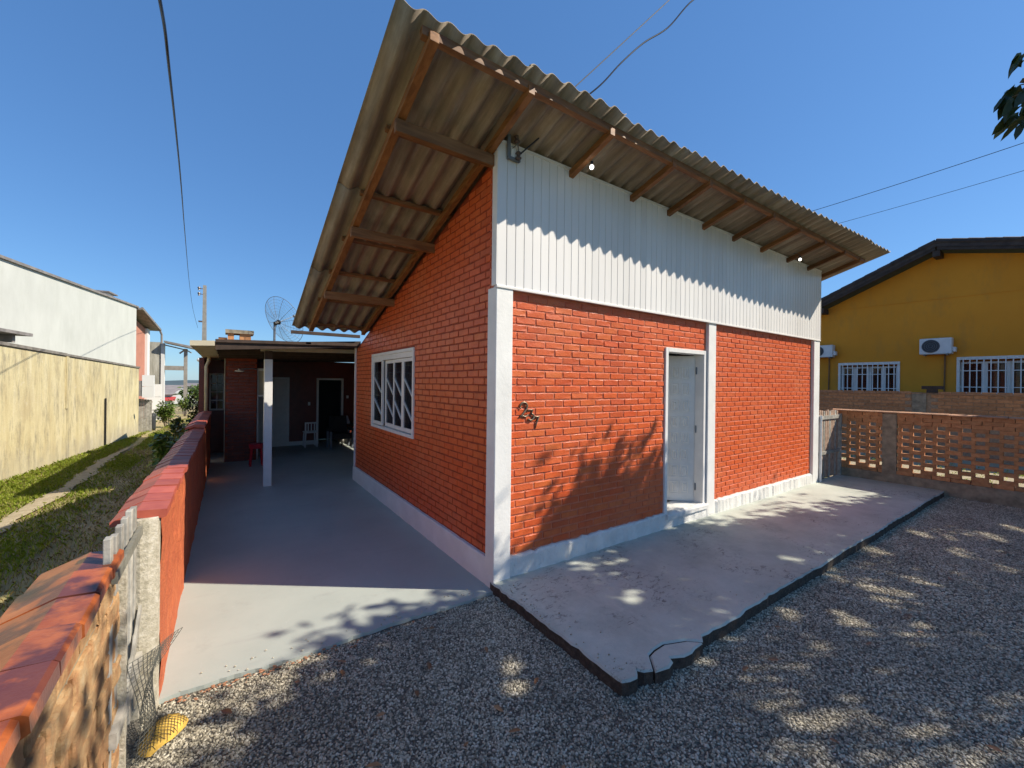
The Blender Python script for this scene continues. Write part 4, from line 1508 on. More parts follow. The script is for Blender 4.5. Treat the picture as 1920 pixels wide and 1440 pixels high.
# second wall
sw = thing('brick_wall', (14.55, -2, 0), 'plain brown brick wall with coping behind the perforated wall', 'wall')
swc = part('core', MB().box(14.505, 14.65, -9, 6, -.05, 1.735), 'clay_mortar', sw)
cells = []
z, row = .955, 0
while z < 1.74:
    y = 5.0 - (row % 2) * .135
    while y > -5:
        if not (y - .26 < .1 and y > -.22):
            cells.append(((14.505, y - .13, z + .045), .258, .082, '-x', 'w'))
        y -= .272
    z += .096
    row += 1
sbm = brick_meshes('brick', 'clay', .258, .082, .012, 5)
place_bricks(cells, sbm, {'w': swc}, sw, 'clay', 300, .258, .082, None, 'brick_courses')
part('pillar', MB().box(14.47, 14.504, -.20, .09, 0, 1.74), 'dark_concrete', sw, 'dark pillar of the plain brick wall')
y = 5
while y > -5:
    inst('coping_tile', ctm, sw, (14.57, y, 1.738 + random.gauss(0, .003)), (random.gauss(0, .006), 0, 0))
    y -= .342
tbk = thing('loose_bricks', (14.55, -.3, 1.776), 'small T shaped stack of dark bricks balanced on the plain brick wall', 'brick stack')
part('brick', MB().box(14.5, 14.6, -.42, -.20, 1.776, 1.876), 'dark_roof', tbk)
part('brick', MB().box(14.48, 14.62, -.54, -.10, 1.877, 1.97), 'dark_roof', tbk)

# ================================================================== YELLOW HOUSE
X8 = 18.0
yh = thing('yellow_house', (20, 0, 0), 'ochre yellow house with dark gabled roof behind the walls on the right', 'house')
RY, RZ = .147, 6.80
sl, sr = .454, .244
ztop = lambda y: (RZ - sl * (y - RY) if y > RY else RZ + sr * (y - RY))
w1 = (1.13, 2.96, 1.66, 2.86)
w2 = (-2.55, -.28, 1.74, 2.95)
mb = MB()
dz_ = .28
cols = [(-9, w2[0], None), (w2[0], w2[1], w2), (w2[1], RY, None), (RY, w1[0], None), (w1[0], w1[1], w1), (w1[1], 7.5, None)]
for (a, b, w_) in cols:
    if w_ is None:
        mb.prism([(a, 0), (b, 0), (b, ztop(b) - dz_), (a, ztop(a) - dz_)], 'x', X8, X8 + .2)
    else:
        mb.prism([(a, 0), (b, 0), (b, w_[2]), (a, w_[2])], 'x', X8, X8 + .2)
        mb.prism([(a, w_[3]), (b, w_[3]), (b, ztop(b) - dz_), (a, ztop(a) - dz_)], 'x', X8, X8 + .2)
part('wall', mb, 'yellow_wall', yh)
part('wall', MB().box(X8 + .2, 28, 7.3, 7.5, 0, 3.2).box(X8 + .2, 28, -9, -8.8, 0, 4.3).box(X8 + .9, X8 + 1., -8.8, 7.3, 0, 3.2), 'yellow_wall', yh)
mb = MB()
mb.prism([(-9, 4.93), (7.5, 4.98), (7.5, 5.02), (-9, 4.99)], 'x', X8 - .018, X8 - .001)
part('wall_ledge', mb, 'yellow_wall', yh)
mb = MB()
th = .16
mb.hexa([(X8 - .6, RY, RZ - th), (29, RY, RZ - th), (29, 8.2, ztop(8.2) - th), (X8 - .6, 8.2, ztop(8.2) - th), (X8 - .6, RY, RZ), (29, RY, RZ), (29, 8.2, ztop(8.2)), (X8 - .6, 8.2, ztop(8.2))])
mb.hexa([(X8 - .6, -9.6, ztop(-9.6) - th), (29, -9.6, ztop(-9.6) - th), (29, RY - .001, RZ - th), (X8 - .6, RY - .001, RZ - th), (X8 - .6, -9.6, ztop(-9.6)), (29, -9.6, ztop(-9.6)), (29, RY - .001, RZ), (X8 - .6, RY - .001, RZ)])
part('roof', mb, 'dark_roof', yh)
mb = MB()
for (ya, yb) in ((RY + .02, 8.0), (-9.4, RY - .02)):
    mb.hexa([(X8 - .58, ya, ztop(ya) - th - .10), (X8 - .52, ya, ztop(ya) - th - .10), (X8 - .52, yb, ztop(yb) - th - .10), (X8 - .58, yb, ztop(yb) - th - .10),
             (X8 - .58, ya, ztop(ya) - th - .001), (X8 - .52, ya, ztop(ya) - th - .001), (X8 - .52, yb, ztop(yb) - th - .001), (X8 - .58, yb, ztop(yb) - th - .001)])
part('barge_board', mb, 'dark_roof', yh)
for yy in (RY, 3.4, 6.3, -3.6):
    zz = ztop(yy) - th - .1
    part('purlin', MB().box(X8 - .55, X8 + .1, yy - .09, yy + .09, zz - .22, zz - .02), 'dark_roof', yh)
# roof tiles along the verge, one by one
vt = MB().tube([(0, -.22, 0), (0, .22, .0)], [.10, .115], 8).mesh('verge_tile', 'dark_roof')
yy = RY - .2
while yy > -9:
    inst('verge_tile', vt, yh, (X8 - .52, yy, ztop(yy) + .01), (math.atan(sr), 0, 0))
    yy -= .36
yy = RY + .2
while yy < 7.5:
    inst('verge_tile', vt, yh, (X8 - .52, yy, ztop(yy) + .01), (-math.atan(sl), 0, math.pi * 0))
    yy += .36
for (a, b, z0, z1) in (w1, w2):
    wd = part('window', MB().box(X8 - .03, X8 + .12, a, a + .07, z0, z1).box(X8 - .03, X8 + .12, b - .07, b, z0, z1).box(X8 - .031, X8 + .12, a + .07, b - .07, z1 - .07, z1).box(X8 - .031, X8 + .12, a + .07, b - .07, z0, z0 + .05), 'enamel', yh,
              'white window behind vertical bars' )
    n = 4
    wwd = (b - a - .14) / n
    for k in range(n):
        y0 = a + .07 + k * wwd
        xo = X8 + .13 + (.03 if k % 2 else 0)
        part('sash', MB().box(xo, xo + .04, y0, y0 + .07, z0 + .05, z1 - .16).box(xo, xo + .04, y0 + wwd - .07, y0 + wwd, z0 + .05, z1 - .16).box(xo + .001, xo + .039, y0 + .07, y0 + wwd - .07, z1 - .22, z1 - .16), 'enamel', wd)
        part('pane', MB().box(xo + .015, xo + .02, y0 + .071, y0 + wwd - .071, z0 + .05, z1 - .221), 'glass', wd)
    nb = int((b - a) / .15)
    for k in range(1, nb):
        y0 = a + (b - a) * k / nb
        part('bar', MB().box(X8 - .05, X8 - .035, y0 - .013, y0 + .013, z0, z1), 'enamel', wd)
    for hh_ in (.18, .62, .93):
        zz = z0 + (z1 - z0) * hh_
        part('bar', MB().box(X8 - .058, X8 - .051, a, b, zz - .012, zz + .012), 'enamel', wd)


def ac_unit(y0, y1, z0, z1, label):
    a = thing('air_conditioner', (X8 - .2, (y0 + y1) / 2, z0), label, 'air conditioner', 'outdoor units on the yellow wall')
    xf = X8 - .34
    part('casing', MB().box(xf, X8 - .05, y0, y1, z0, z1), 'ac_body', a, bevel=.02)
    cy, czz, rr = y1 - (y1 - y0) * .36, (z0 + z1) / 2, (z1 - z0) * .41
    mb = MB().tube([(xf - .012, cy, czz), (xf + .01, cy, czz)], rr, 28)
    part('fan_opening', mb, 'dark_grille', a)
    for q in range(1, 5):
        mb = MB()
        r_ = rr * q / 4.3
        mb.tube([(xf - .02, cy + r_ * math.cos(2 * math.pi * k / 28), czz + r_ * math.sin(2 * math.pi * k / 28)) for k in range(29)], .005, 5)
        part('guard_ring', mb, 'steel', a)
    part('valve_cover', MB().box(X8 - .3, X8 - .1, y0 - .09, y0 - .001, z0 + .06, z0 + .22), 'ac_body', a, bevel=.02)
    for yy in (y0 + .12, y1 - .12):
        part('bracket', MB().box(xf + .02, X8 - .001, yy - .02, yy + .02, z0 - .04, z0 - .001), 'steel', a)
    part('drain_pipe', MB().tube([(X8 - .04, y0 + .2, z0), (X8 - .03, y0 + .2, z0 - .3), (X8 - .03, y0 + .22, 1.2)], .022, 8), 'copper_pipe', a)


ac_unit(-.21, .57, 3.06, 3.60, 'white air conditioner unit on the yellow wall between the two windows')
ac_unit(3.06, 3.82, 3.10, 3.58, 'white air conditioner unit half hidden by the corner of the brick house')

# ================================================================== LEFT: BOUNDARY WALL AND BUILDINGS
ow = thing('boundary_wall', (-5.2, 10, 0), 'tall ochre stained boundary wall along the alley on the left', 'wall')
A0, A1 = Vector((-5.43, 8.2)), Vector((-4.41, 16.92))
t_ = (A1 - A0).normalized()
nrm = Vector((-t_.y, t_.x))       # towards the far (left) side


def aw(s, d):      # s metres from A0 along the wall, d behind its face
    p = A0 + t_ * s + nrm * d
    return p


def aw_box(mb, s0, s1, d0, d1, z0a, z1a, z0b=None, z1b=None, mi=0):
    z0b = z0a if z0b is None else z0b
    z1b = z1a if z1b is None else z1b
    P = [aw(s0, d0), aw(s1, d0), aw(s1, d1), aw(s0, d1)]
    mb.hexa([(P[0].x, P[0].y, z0a), (P[1].x, P[1].y, z0b), (P[2].x, P[2].y, z0b), (P[3].x, P[3].y, z0a),
             (P[0].x, P[0].y, z1a), (P[1].x, P[1].y, z1b), (P[2].x, P[2].y, z1b), (P[3].x, P[3].y, z1a)], mi)
    return mb


S_END = 7.55
topz = lambda s: 2.50 - .029 * s
for (a, b) in ((-9, 2.45), (2.47, S_END)):
    part('panel', aw_box(MB(), a, b, 0, .15, -.1, topz(a), -.1, topz(b)), 'ochre_wall', ow)
part('coping', aw_box(MB(), -9, 2.40, -.03, .18, topz(-9) + .001, topz(-9) + .06, topz(2.4) + .001, topz(2.4) + .06), 'coping_grey', ow)
part('coping', aw_box(MB(), 2.40, S_END + .03, -.03, .18, topz(2.4) + .001, topz(2.4) + .05, topz(S_END) + .001, topz(S_END) + .05), 'coping_grey', ow)
part('joint_cover', aw_box(MB(), 2.40, 2.52, -.02, .0, 1.2, topz(2.4)), 'ochre_wall', ow)
part('thin_pipe', MB().tube([(aw(4.64, -.03).x, aw(4.64, -.03).y, 0), (aw(4.64, -.03).x, aw(4.64, -.03).y, 1.36)], .02, 8), 'black', ow)

tb_ = thing('tall_building', (-6.2, 14, 0), 'tall stained white windowless building wall behind the ochre wall', 'building')
n, dofs = None, 1.5
s_a, s_b = -4.0, 13.05
zr = lambda s: 4.62 + .036 * (s + 0)
part('wall', aw_box(MB(), s_a, s_b, dofs, dofs + 7, -.1, zr(s_a), -.1, zr(s_b)), 'white_wall', tb_)
part('roof_edge', aw_box(MB(), s_a, s_b + .1, dofs - .06, dofs + 7.1, zr(s_a) + .001, zr(s_a) + .07, zr(s_b) + .001, zr(s_b) + .07), 'roof_grey', tb_)
mb = aw_box(MB(), 11.0, 11.6, dofs + .35, dofs + .9, zr(11), zr(11) + .30)
chv = part('vent', mb, 'far_white', tb_, 'small roof vent on the tall white building')
part('vent_cap', aw_box(MB(), 10.85, 11.75, dofs + .25, dofs + 1.0, zr(11) + .301, zr(11) + .35), 'roof_grey', tb_)
an2 = part('side_canopy', aw_box(MB(), -.5, 3.2, dofs - .65, dofs - .002, 2.90, 2.97), 'roof_grey', tb_, 'grey ledge canopy on the white building')
part('canopy_bracket', aw_box(MB(), 2.75, 2.85, dofs - .5, dofs - .002, 2.72, 2.899), 'roof_grey', an2)
part('side_pier', aw_box(MB(), .3, 1.05, dofs - .35, dofs - .003, 2.98, 3.55), 'roof_grey', tb_)
part('side_pier_cap', aw_box(MB(), .2, 1.25, dofs - .4, dofs - .003, 3.551, 3.60), 'roof_grey', tb_)

ph_ = thing('pink_house', (-5.6, 22.5, 0), 'salmon pink house wall under a sloping eave beside the tall white building', 'house')
part('wall', aw_box(MB(), s_b + .01, s_b + 2.7, dofs + .28, dofs + 6, -.1, 4.85, -.1, 4.35), 'pink_wall', ph_)
part('wall_edge', aw_box(MB(), s_b + 2.35, s_b + 2.72, dofs + .18, dofs + .279, -.1, 4.40), 'far_white', ph_)
part('eave', aw_box(MB(), s_b + .102, s_b + 3.0, dofs - .12, dofs + 6.2, 5.02, 5.10, 4.36, 4.44), 'roof_grey', ph_)
part('gutter', aw_box(MB(), s_b + .11, s_b + 3.05, dofs - .20, dofs - .125, 5.03, 5.13, 4.37, 4.47), 'roof_grey', ph_)
q = aw(s_b + 3.0, dofs - .16)
part('downpipe', MB().tube([(q.x, q.y, 4.37), (q.x + .05, q.y + .1, 4.2), (q.x + .05, q.y + .12, 3.75)], .045, 8), 'roof_grey', ph_)

gw_ = thing('old_wall', (-5.1, 26, 0), 'tall weathered grey wall with a white end post beyond the pink house', 'wall')
part('render', MB().box(-5.75, -5.03, 26, 26.25, -.1, 3.92), 'grey_wall', gw_)
part('white_post', MB().box(-5.029, -4.88, 25.95, 26.25, -.1, 3.88), 'far_white', gw_)
pg = thing('pergola', (-4.4, 26, 0), 'grey open pergola frame with a sloping roof beyond the alley', 'pergola')
part('post', MB().box(-4.06, -3.90, 25.95, 26.1, -.1, 3.62), 'concrete_pole', pg)
mb = MB()
mb.hexa([(-4.88, 25.6, 3.90), (-3.58, 25.6, 3.62), (-3.58, 26.6, 3.62), (-4.88, 26.6, 3.90), (-4.88, 25.6, 4.0), (-3.58, 25.6, 3.74), (-3.58, 26.6, 3.74), (-4.88, 26.6, 4.0)])
part('roof_slab', mb, 'roof_grey', pg)
part('truss', MB().bar((-4.87, 26, 3.78), (-4.06, 26, 3.58), .06, .06), 'concrete_pole', pg)
part('truss', MB().bar((-4.25, 26, 3.35), (-3.98, 26, 3.6), .06, .08).bar((-3.72, 26, 3.4), (-3.98, 26, 3.58), .06, .06), 'concrete_pole', pg)
part('cross_beam', MB().box(-4.88, -4.06, 25.96, 26.08, 2.42, 2.66), 'concrete_pole', pg)

wp = thing('meter_box', (-4.4, 16.6, 1.2), 'white panelled metal box at the end of the ochre wall', 'metal box')
for k in range(2):
    part('panel', MB().box(-4.56, -4.24, 16.40, 16.62, 1.25 + k * .41, 1.25 + k * .41 + .395), 'far_white', wp)
part('side_panel', MB().box(-4.72, -4.562, 16.42, 16.62, 1.3, 1.85), 'roof_grey', wp)
pf_ = thing('plank_fence', (-4.5, 16.8, 0), 'short grey plank fence closing the end of the ochre wall', 'fence')
for k in range(5):
    part('plank', MB().box(-4.68 + k * .075, -4.68 + k * .075 + .068, 16.62, 16.65, -.05, 1.20 - .01 * k), 'old_wood', pf_)
part('rail', MB().box(-4.69, -4.30, 16.651, 16.69, 1.05, 1.11), 'old_wood', pf_)
bn = thing('barrel', (-4.37, 17.2, 0), 'black plastic barrel at the foot of the plank fence', 'barrel')
part('body', MB().tube([(-4.36, 17.2, -.03), (-4.36, 17.2, .1), (-4.36, 17.2, .3), (-4.36, 17.2, .55), (-4.36, 17.2, .6)], [.09, .10, .105, .1, .09], 14), 'black_bin', bn, smooth=True)
part('lid', MB().tube([(-4.36, 17.2, .601), (-4.36, 17.2, .63)], .1, 14), 'black_bin', bn)
lw_ = thing('low_wall', (-4.75, 22, 0), 'low white wall of three courses of panels past the barrel', 'wall')
for k in range(3):
    part('panel', MB().box(-5.1, -4.60, 22, 22.15, -.1 + .6 * k, .48 + .6 * k), 'far_white', lw_)


def far(p):
    k = 2.556
    return (-2.04 + (p[0] + 2.04) * k, 120.0, 1.907 + (p[1] - 1.907) * k)


fh = thing('far_house', (-12, 124, -5), 'far white house with a grey gable roof and red awning past the pergola', 'house')
part('wall', MB().box(-14.6, -10.2, 120, 128, -8, -1.2), 'far_white', fh)
part('gable', MB().prism([(-12.2, -1.19), (-10.2, -1.19), (-10.2, -.2), (-10.6, .1)], 'y', 119.9, 120.2), 'far_white', fh)
mb = MB()
mb.hexa([(-14.8, 119, -1.6), (-12.3, 119, -1.6), (-10.3, 128, .35), (-14.8, 128, .35), (-14.8, 119, -1.45), (-12.3, 119, -1.45), (-10.3, 128, .55), (-14.8, 128, .55)])
part('roof', mb, 'far_roof', fh)
part('awning', MB().hexa([(-14.6, 117.5, -2.9), (-11.9, 117.5, -2.9), (-11.9, 119.9, -2.2), (-14.6, 119.9, -2.2), (-14.6, 117.5, -2.75), (-11.9, 117.5, -2.75), (-11.9, 119.9, -2.05), (-14.6, 119.9, -2.05)]), 'far_red', fh)
fh2 = thing('far_house', (-9, 121, -5), 'far white house with a dark window on the right of the pergola post', 'house')
part('wall', MB().box(-10.0, -7.9, 120.5, 127, -8, .25), 'far_white', fh2)
part('roof', MB().hexa([(-10.3, 119.6, .26), (-7.6, 119.6, .26), (-7.6, 127.5, .9), (-10.3, 127.5, .9), (-10.3, 119.6, .4), (-7.6, 119.6, .4), (-7.6, 127.5, 1.05), (-10.3, 127.5, 1.05)]), 'far_roof', fh2)
wdw = part('window', MB().box(-9.5, -8.7, 120.42, 120.49, -1.1, -.1), 'far_white', fh2)
part('pane', MB().box(-9.4, -8.8, 120.39, 120.419, -1.0, -.2), 'black', wdw)

pl_ = thing('utility_pole', (-3.31, 30, 0), 'grey concrete utility pole rising behind the annex roof', 'utility pole')
part('shaft', MB().hexa([(-3.47, 29.9, -.1), (-3.15, 29.9, -.1), (-3.15, 30.1, -.1), (-3.47, 30.1, -.1), (-3.40, 29.93, 8.0), (-3.22, 29.93, 8.0), (-3.22, 30.07, 8.0), (-3.40, 30.07, 8.0)]), 'concrete_pole', pl_)
for z in (7.75, 7.4):
    part('insulator', MB().tube([(-3.6, 29.9, z - .1), (-3.6, 29.9, z - .03), (-3.6, 29.9, z + .03), (-3.6, 29.9, z + .1)], [.07, .04, .09, .06], 8).box(-3.6, -3.4, 29.88, 29.92, z - .02, z + .02), 'insulator', pl_)
part('bracket', MB().box(-3.62, -3.42, 29.88, 29.92, 5.6, 5.7), 'insulator', pl_)
sl_ = thing('yard_lamp', (-2.62, 14, 2), 'small white globe lamp on the far side of the annex wall', 'lamp')
part('globe', MB().sphere((-2.83, 14, 2.57), .065, 10, 8), 'plastic_white', sl_, smooth=True)
part('arm', MB().tube([(-2.83, 14, 2.57), (-2.7, 14, 2.55), (-2.58, 14, 2.5)], .012, 6), 'steel', sl_)


# ================================================================== VEGETATION
def leaf_cloud(P, D, N, L, Wd, droop):
    """arrays of leaf bases P, directions D, normals N, lengths L, widths Wd -> vertices and faces of folded leaves"""
    n = len(P)
    S = np.cross(D, N)
    S /= np.linalg.norm(S, axis=1)[:, None] + 1e-9
    L = L[:, None]
    Wd = Wd[:, None]
    tip = P + D * L - N * (droop * L)
    l1 = P + D * L * .34 + S * Wd * .46 + N * Wd * .12
    l2 = P + D * L * .72 + S * Wd * .36 + N * Wd * .06 - N * droop * L * .5
    r1 = P + D * L * .34 - S * Wd * .46 + N * Wd * .12
    r2 = P + D * L * .72 - S * Wd * .36 + N * Wd * .06 - N * droop * L * .5
    V = np.stack([P, l1, l2, tip, r2, r1], 1).reshape(-1, 3)
    b = np.arange(n) * 6
    F = np.concatenate([np.stack([b, b + 1, b + 2, b + 3], 1), np.stack([b, b + 3, b + 4, b + 5], 1)], 0)
    return V, F


def np_mesh(name, V, F, mat, org):
    me = bpy.data.meshes.new(name)
    V = V - np.asarray(org)
    k = F.shape[1]
    me.vertices.add(len(V))
    me.vertices.foreach_set('co', V.astype('f').ravel())
    me.loops.add(F.size)
    me.loops.foreach_set('vertex_index', F.astype('i').ravel())
    me.polygons.add(len(F))
    me.polygons.foreach_set('loop_start', (np.arange(len(F)) * k).astype('i'))
    me.polygons.foreach_set('loop_total', np.full(len(F), k, 'i'))
    me.materials.append(MAT[mat])
    me.update(calc_edges=True)
    return me


def unit(a):
    return a / (np.linalg.norm(a, axis=1)[:, None] + 1e-9)


def np_part(name, V, F, mat, parent, kind=None):
    me = np_mesh(name, V, F, mat, tuple(root_org(parent)))
    o = link(bpy.data.objects.new(name, me))
    o.parent = parent
    ORG[o.name] = root_org(parent)
    return tag(o, kind=kind)


def bush(name, c, r, n, ll, mat, label, cat, group=None, stems=7, seed=1):
    rg_ = np.random.default_rng(seed)
    t = thing(name, (c[0], c[1], 0), label, cat, group)
    mb = MB()
    tips = []
    for k in range(stems):
        a = rg_.uniform(0, 2 * math.pi)
        e = rg_.uniform(.25, 1.0)
        p = Vector((c[0] + r[0] * .9 * e * math.cos(a), c[1] + r[1] * .9 * e * math.sin(a), c[2] + r[2] * rg_.uniform(.1, .95)))
        b = Vector((c[0] + r[0] * .15 * math.cos(a), c[1] + r[1] * .15 * math.sin(a), -.02))
        m_ = b.lerp(p, .5) + Vector((rg_.normal() * .04, rg_.normal() * .04, .12 * r[2]))
        mb.tube([b, m_, p], [.012, .008, .004], 5)
        tips.append((b, m_, p))
    part('stems', mb, 'bark', t)
    P, D = [], []
    for i in range(n):
        b, m_, p = tips[rg_.integers(len(tips))]
        tt = rg_.uniform(.25, 1.0) ** .7
        q = b.lerp(m_, tt * 2) if tt < .5 else m_.lerp(p, tt * 2 - 1)
        sp = .22 * min(r[0], r[1], r[2]) * (1.2 - tt * .5)
        P.append((q.x + rg_.normal() * sp, q.y + rg_.normal() * sp, max(.02, q.z + rg_.normal() * sp)))
        D.append((q.x - c[0] + rg_.normal() * .5 * r[0], q.y - c[1] + rg_.normal() * .5 * r[1], rg_.normal() * .35 * r[2] + .1 * r[2]))
    P, D = np.array(P), unit(np.array(D))
    N = unit(np.stack([rg_.normal(size=n) * .5, rg_.normal(size=n) * .5, np.ones(n)], 1))
    L = ll * rg_.uniform(.6, 1.25, n)
    V, F = leaf_cloud(P, D, N, L, L * .5, .2)
    np_part('foliage', V, F, mat, t)
    return t


bush('shrub', (-2.90, 6.9, .45), (.34, .95, .52), 900, .14, 'leaf_light', 'broad leaved shrub leaning over the alley side of the low red wall', 'shrub', None, 12, 3)
bush('shrub', (-2.84, 8.9, .5), (.27, .8, .55), 600, .12, 'leaf', 'dark shrub growing by the far end of the low red wall', 'shrub', None, 9, 4)
bush('shrub', (-4.02, 18.2, .5), (.42, .6, .6), 1500, .10, 'leaf_light', 'bright green round bush beside the black barrel', 'shrub', None, 10, 5)
bush('shrub', (-3.88, 24.2, .6), (.3, .4, .6), 800, .11, 'leaf_light', 'light green bush under the pergola post', 'shrub', None, 8, 6)
bush('shrub', (-2.75, 12.2, .8), (.2, .6, .8), 420, .11, 'leaf_dark', 'tall leafy shrub against the corner of the annex', 'shrub', None, 9, 7)
bush('shrub', (-3.45, 27.0, .8), (.3, .6, .9), 420, .12, 'leaf_light', 'tall yellow green bush between the pergola and annex', 'shrub', None, 9, 8)
bush('shrub', (-3.35, 14.2, .2), (.45, .9, .3), 420, .10, 'leaf_dark', 'low dark weeds in the middle of the alley', 'shrub', None, 10, 9)
bush('shrub', (-5.1, 60, -.4), (2.2, 1.5, 1.6), 500, .5, 'leaf_light', 'distant bush row below the far houses', 'shrub', None, 14, 10)

# grass in the alley
def blades(x0, x1, y0, y1, n, h, keepf, seed, name, mat, label):
    rg_ = np.random.default_rng(seed)
    x = rg_.uniform(x0, x1, n)
    y = rg_.uniform(y0, y1, n)
    k = keepf(x, y, rg_)
    x, y = x[k], y[k]
    n = len(x)
    hh_ = h * rg_.uniform(.4, 1.3, n)
    a = rg_.uniform(0, 2 * math.pi, n)
    lean = rg_.uniform(.1, .9, n)
    w = .0019 + .0022 * rg_.random(n)
    base = np.stack([x, y, np.full(n, .0)], 1)
    side_ = np.stack([np.cos(a + 1.57), np.sin(a + 1.57), np.zeros(n)], 1) * w[:, None]
    mid = base + np.stack([np.cos(a) * lean * hh_ * .35, np.sin(a) * lean * hh_ * .35, hh_ * .6], 1)
    tip = base + np.stack([np.cos(a) * lean * hh_, np.sin(a) * lean * hh_, hh_ * (1 - .35 * lean)], 1)
    V = np.stack([base - side_, base + side_, mid + side_ * .8, tip, mid - side_ * .8], 1).reshape(-1, 3)
    b = np.arange(n) * 5
    F = np.stack([b, b + 1, b + 2, b + 3, b + 4], 1)
    me = np_mesh(name, V, F, mat, (0, 0, 0))
    o = link(bpy.data.objects.new(name, me))
    return tag(o, label, kind='stuff')


def wallx(y):
    return -5.43 + .117 * (y - 8.2)


def path_d(x, y):
    return np.abs(x - (-4.36 + .05 * np.sin(y * 1.1) + .012 * (y - 6)))


def patch(x, y, s):
    return .5 + .25 * np.sin(x * 2.3 * s + 1.3 * np.sin(y * 1.1 * s)) + .25 * np.sin(y * 1.9 * s + 1.7 * np.sin(x * 1.3 * s))


blades(-7, -2.6, 1.5, 30, 260000, .07, lambda x, y, r: (x > wallx(y) + .02) & (path_d(x, y) > .06 + .1 * r.random(len(x))) & (
    ((x < -4.45) & (r.random(len(x)) < .85 * (1 - .022 * y))) | ((x >= -4.45) & (x < -3.7) & (r.random(len(x)) < .75 * patch(x, y, 1.1) ** 1.2)) |
    ((x >= -3.7) & (r.random(len(x)) < .12 * patch(x, y, 1.4)))), 41, 'grass', 'grass', 'green grass strips on both sides of the alley path')
blades(-6.5, -2.6, 1.0, 20, 90000, .045, lambda x, y, r: (x > wallx(y) + .02) & (path_d(x, y) > .1) & (r.random(len(x)) < .55), 42, 'dry_grass', 'dry_grass', 'short dry grass over the alley soil')
blades(8.7, 12.9, -6, 2, 9000, .06, lambda x, y, r: r.random(len(x)) < .6 * patch(x, y, 1.2), 43, 'grass', 'grass', 'sparse grass on the sunlit ground behind the perforated wall')

# ---- the shade tree: its crown hangs over the right side of the yard, mostly out of the frame
tr = thing('tree', (8.4, -7.2, 0), 'broad leaved shade tree whose leafy branch tip hangs at the right edge', 'tree')
TR = np.random.default_rng(77)
ka, kb = .925, .675


def shade_to_crown(gx, gy, z):
    return np.array([gx + ka * z, gy - kb * z, z])


def top_edge(gx):
    """how far towards the house the shade reaches on the ground, by x"""
    pts = [(-2.4, -1.0), (-2.05, -.5), (-1.6, -.33), (-1.25, -.12), (-1.0, .03), (-.5, .05), (-.2, .0), (.1, -.14), (.3, .08), (.42, .52), (.74, .98), (.95, .66), (1.3, .80), (1.65, .68), (2.1, .34), (2.8, -.12), (3.6, -.42), (4.6, -.55), (5.9, -.85), (7.5, -1.05), (9, -1.3)]
    return np.interp(gx, [p[0] for p in pts], [p[1] for p in pts])


clumps = []
tries = 0
while len(clumps) < 560 and tries < 20000:
    tries += 1
    gx = TR.uniform(-1.9, 8.6)
    te = top_edge(gx)
    gy = te - .2 - abs(TR.normal()) * 1.25
    z = TR.uniform(4.7, 6.6)
    c = shade_to_crown(gx, gy, z)
    # nothing may hang in front of the lens except the branch tip at the right edge
    p = proj(c)
    if p is not None and -60 < p[0] < 1965 and -60 < p[1] < 1500:
        continue
    hole = math.sin(gx * 2.1 + 1.3 * math.sin(gy * 2.3)) + math.sin(gy * 3.1 + 1.7 * math.sin(gx * 1.4 + .6))
    if gx > .4 and gy < te - .7 and hole > .45:
        continue
    clumps.append((c, .2 if te - gy < .5 else .25))
# more crown towards the trunk, away from the yard
for k in range(70):
    a = TR.normal(size=3) * (1.8, 1.1, .8) + (8.6, -7.0, 6.6)
    clumps.append((a, .35))
# a thin outlying branch towards the near wall
for (gx, gy) in ((-1.5, .06), (-1.25, .08), (-3.0, -.45), (-3.15, -.75), (-2.75, -.9), (-3.4, -1.3), (-2.9, -1.5), (-3.3, -.2), (-2.55, -.35)):
    clumps.append((shade_to_crown(gx, gy, TR.uniform(5.0, 5.6)), .15))
tipc = [(1.6, -2.895, 3.56), (1.61, -2.90, 3.50), (1.62, -2.92, 3.62), (1.63, -2.93, 3.44), (1.68, -2.96, 3.53), (1.70, -2.98, 3.68), (1.78, -3.0, 3.6), (1.65, -2.945, 3.8)]
P, D, N, L = [], [], [], []
for c, sp in clumps:
    m_ = 46 if sp > .19 else 16
    for i in range(m_):
        q = c + TR.normal(size=3) * sp * (1, 1, .55)
        P.append(q)
        D.append(TR.normal(size=3) * (1, 1, .45) + (0, 0, -.25))
        N.append((TR.normal() * .45, TR.normal() * .45, 1))
        L.append(TR.uniform(.11, .2))
N_CROWN = len(P)
for c in tipc:
    for i in range(6):
        P.append(np.array(c) + TR.normal(size=3) * (.025, .02, .025))
        D.append(TR.normal(size=3) * (.6, .5, .4) + (-.2, .3, -1.0))
        N.append((TR.normal() * .5, TR.normal() * .5, 1))
        L.append(TR.uniform(.08, .125))
P, D, N, L = np.array(P), unit(np.array(D)), unit(np.array(N)), np.array(L)
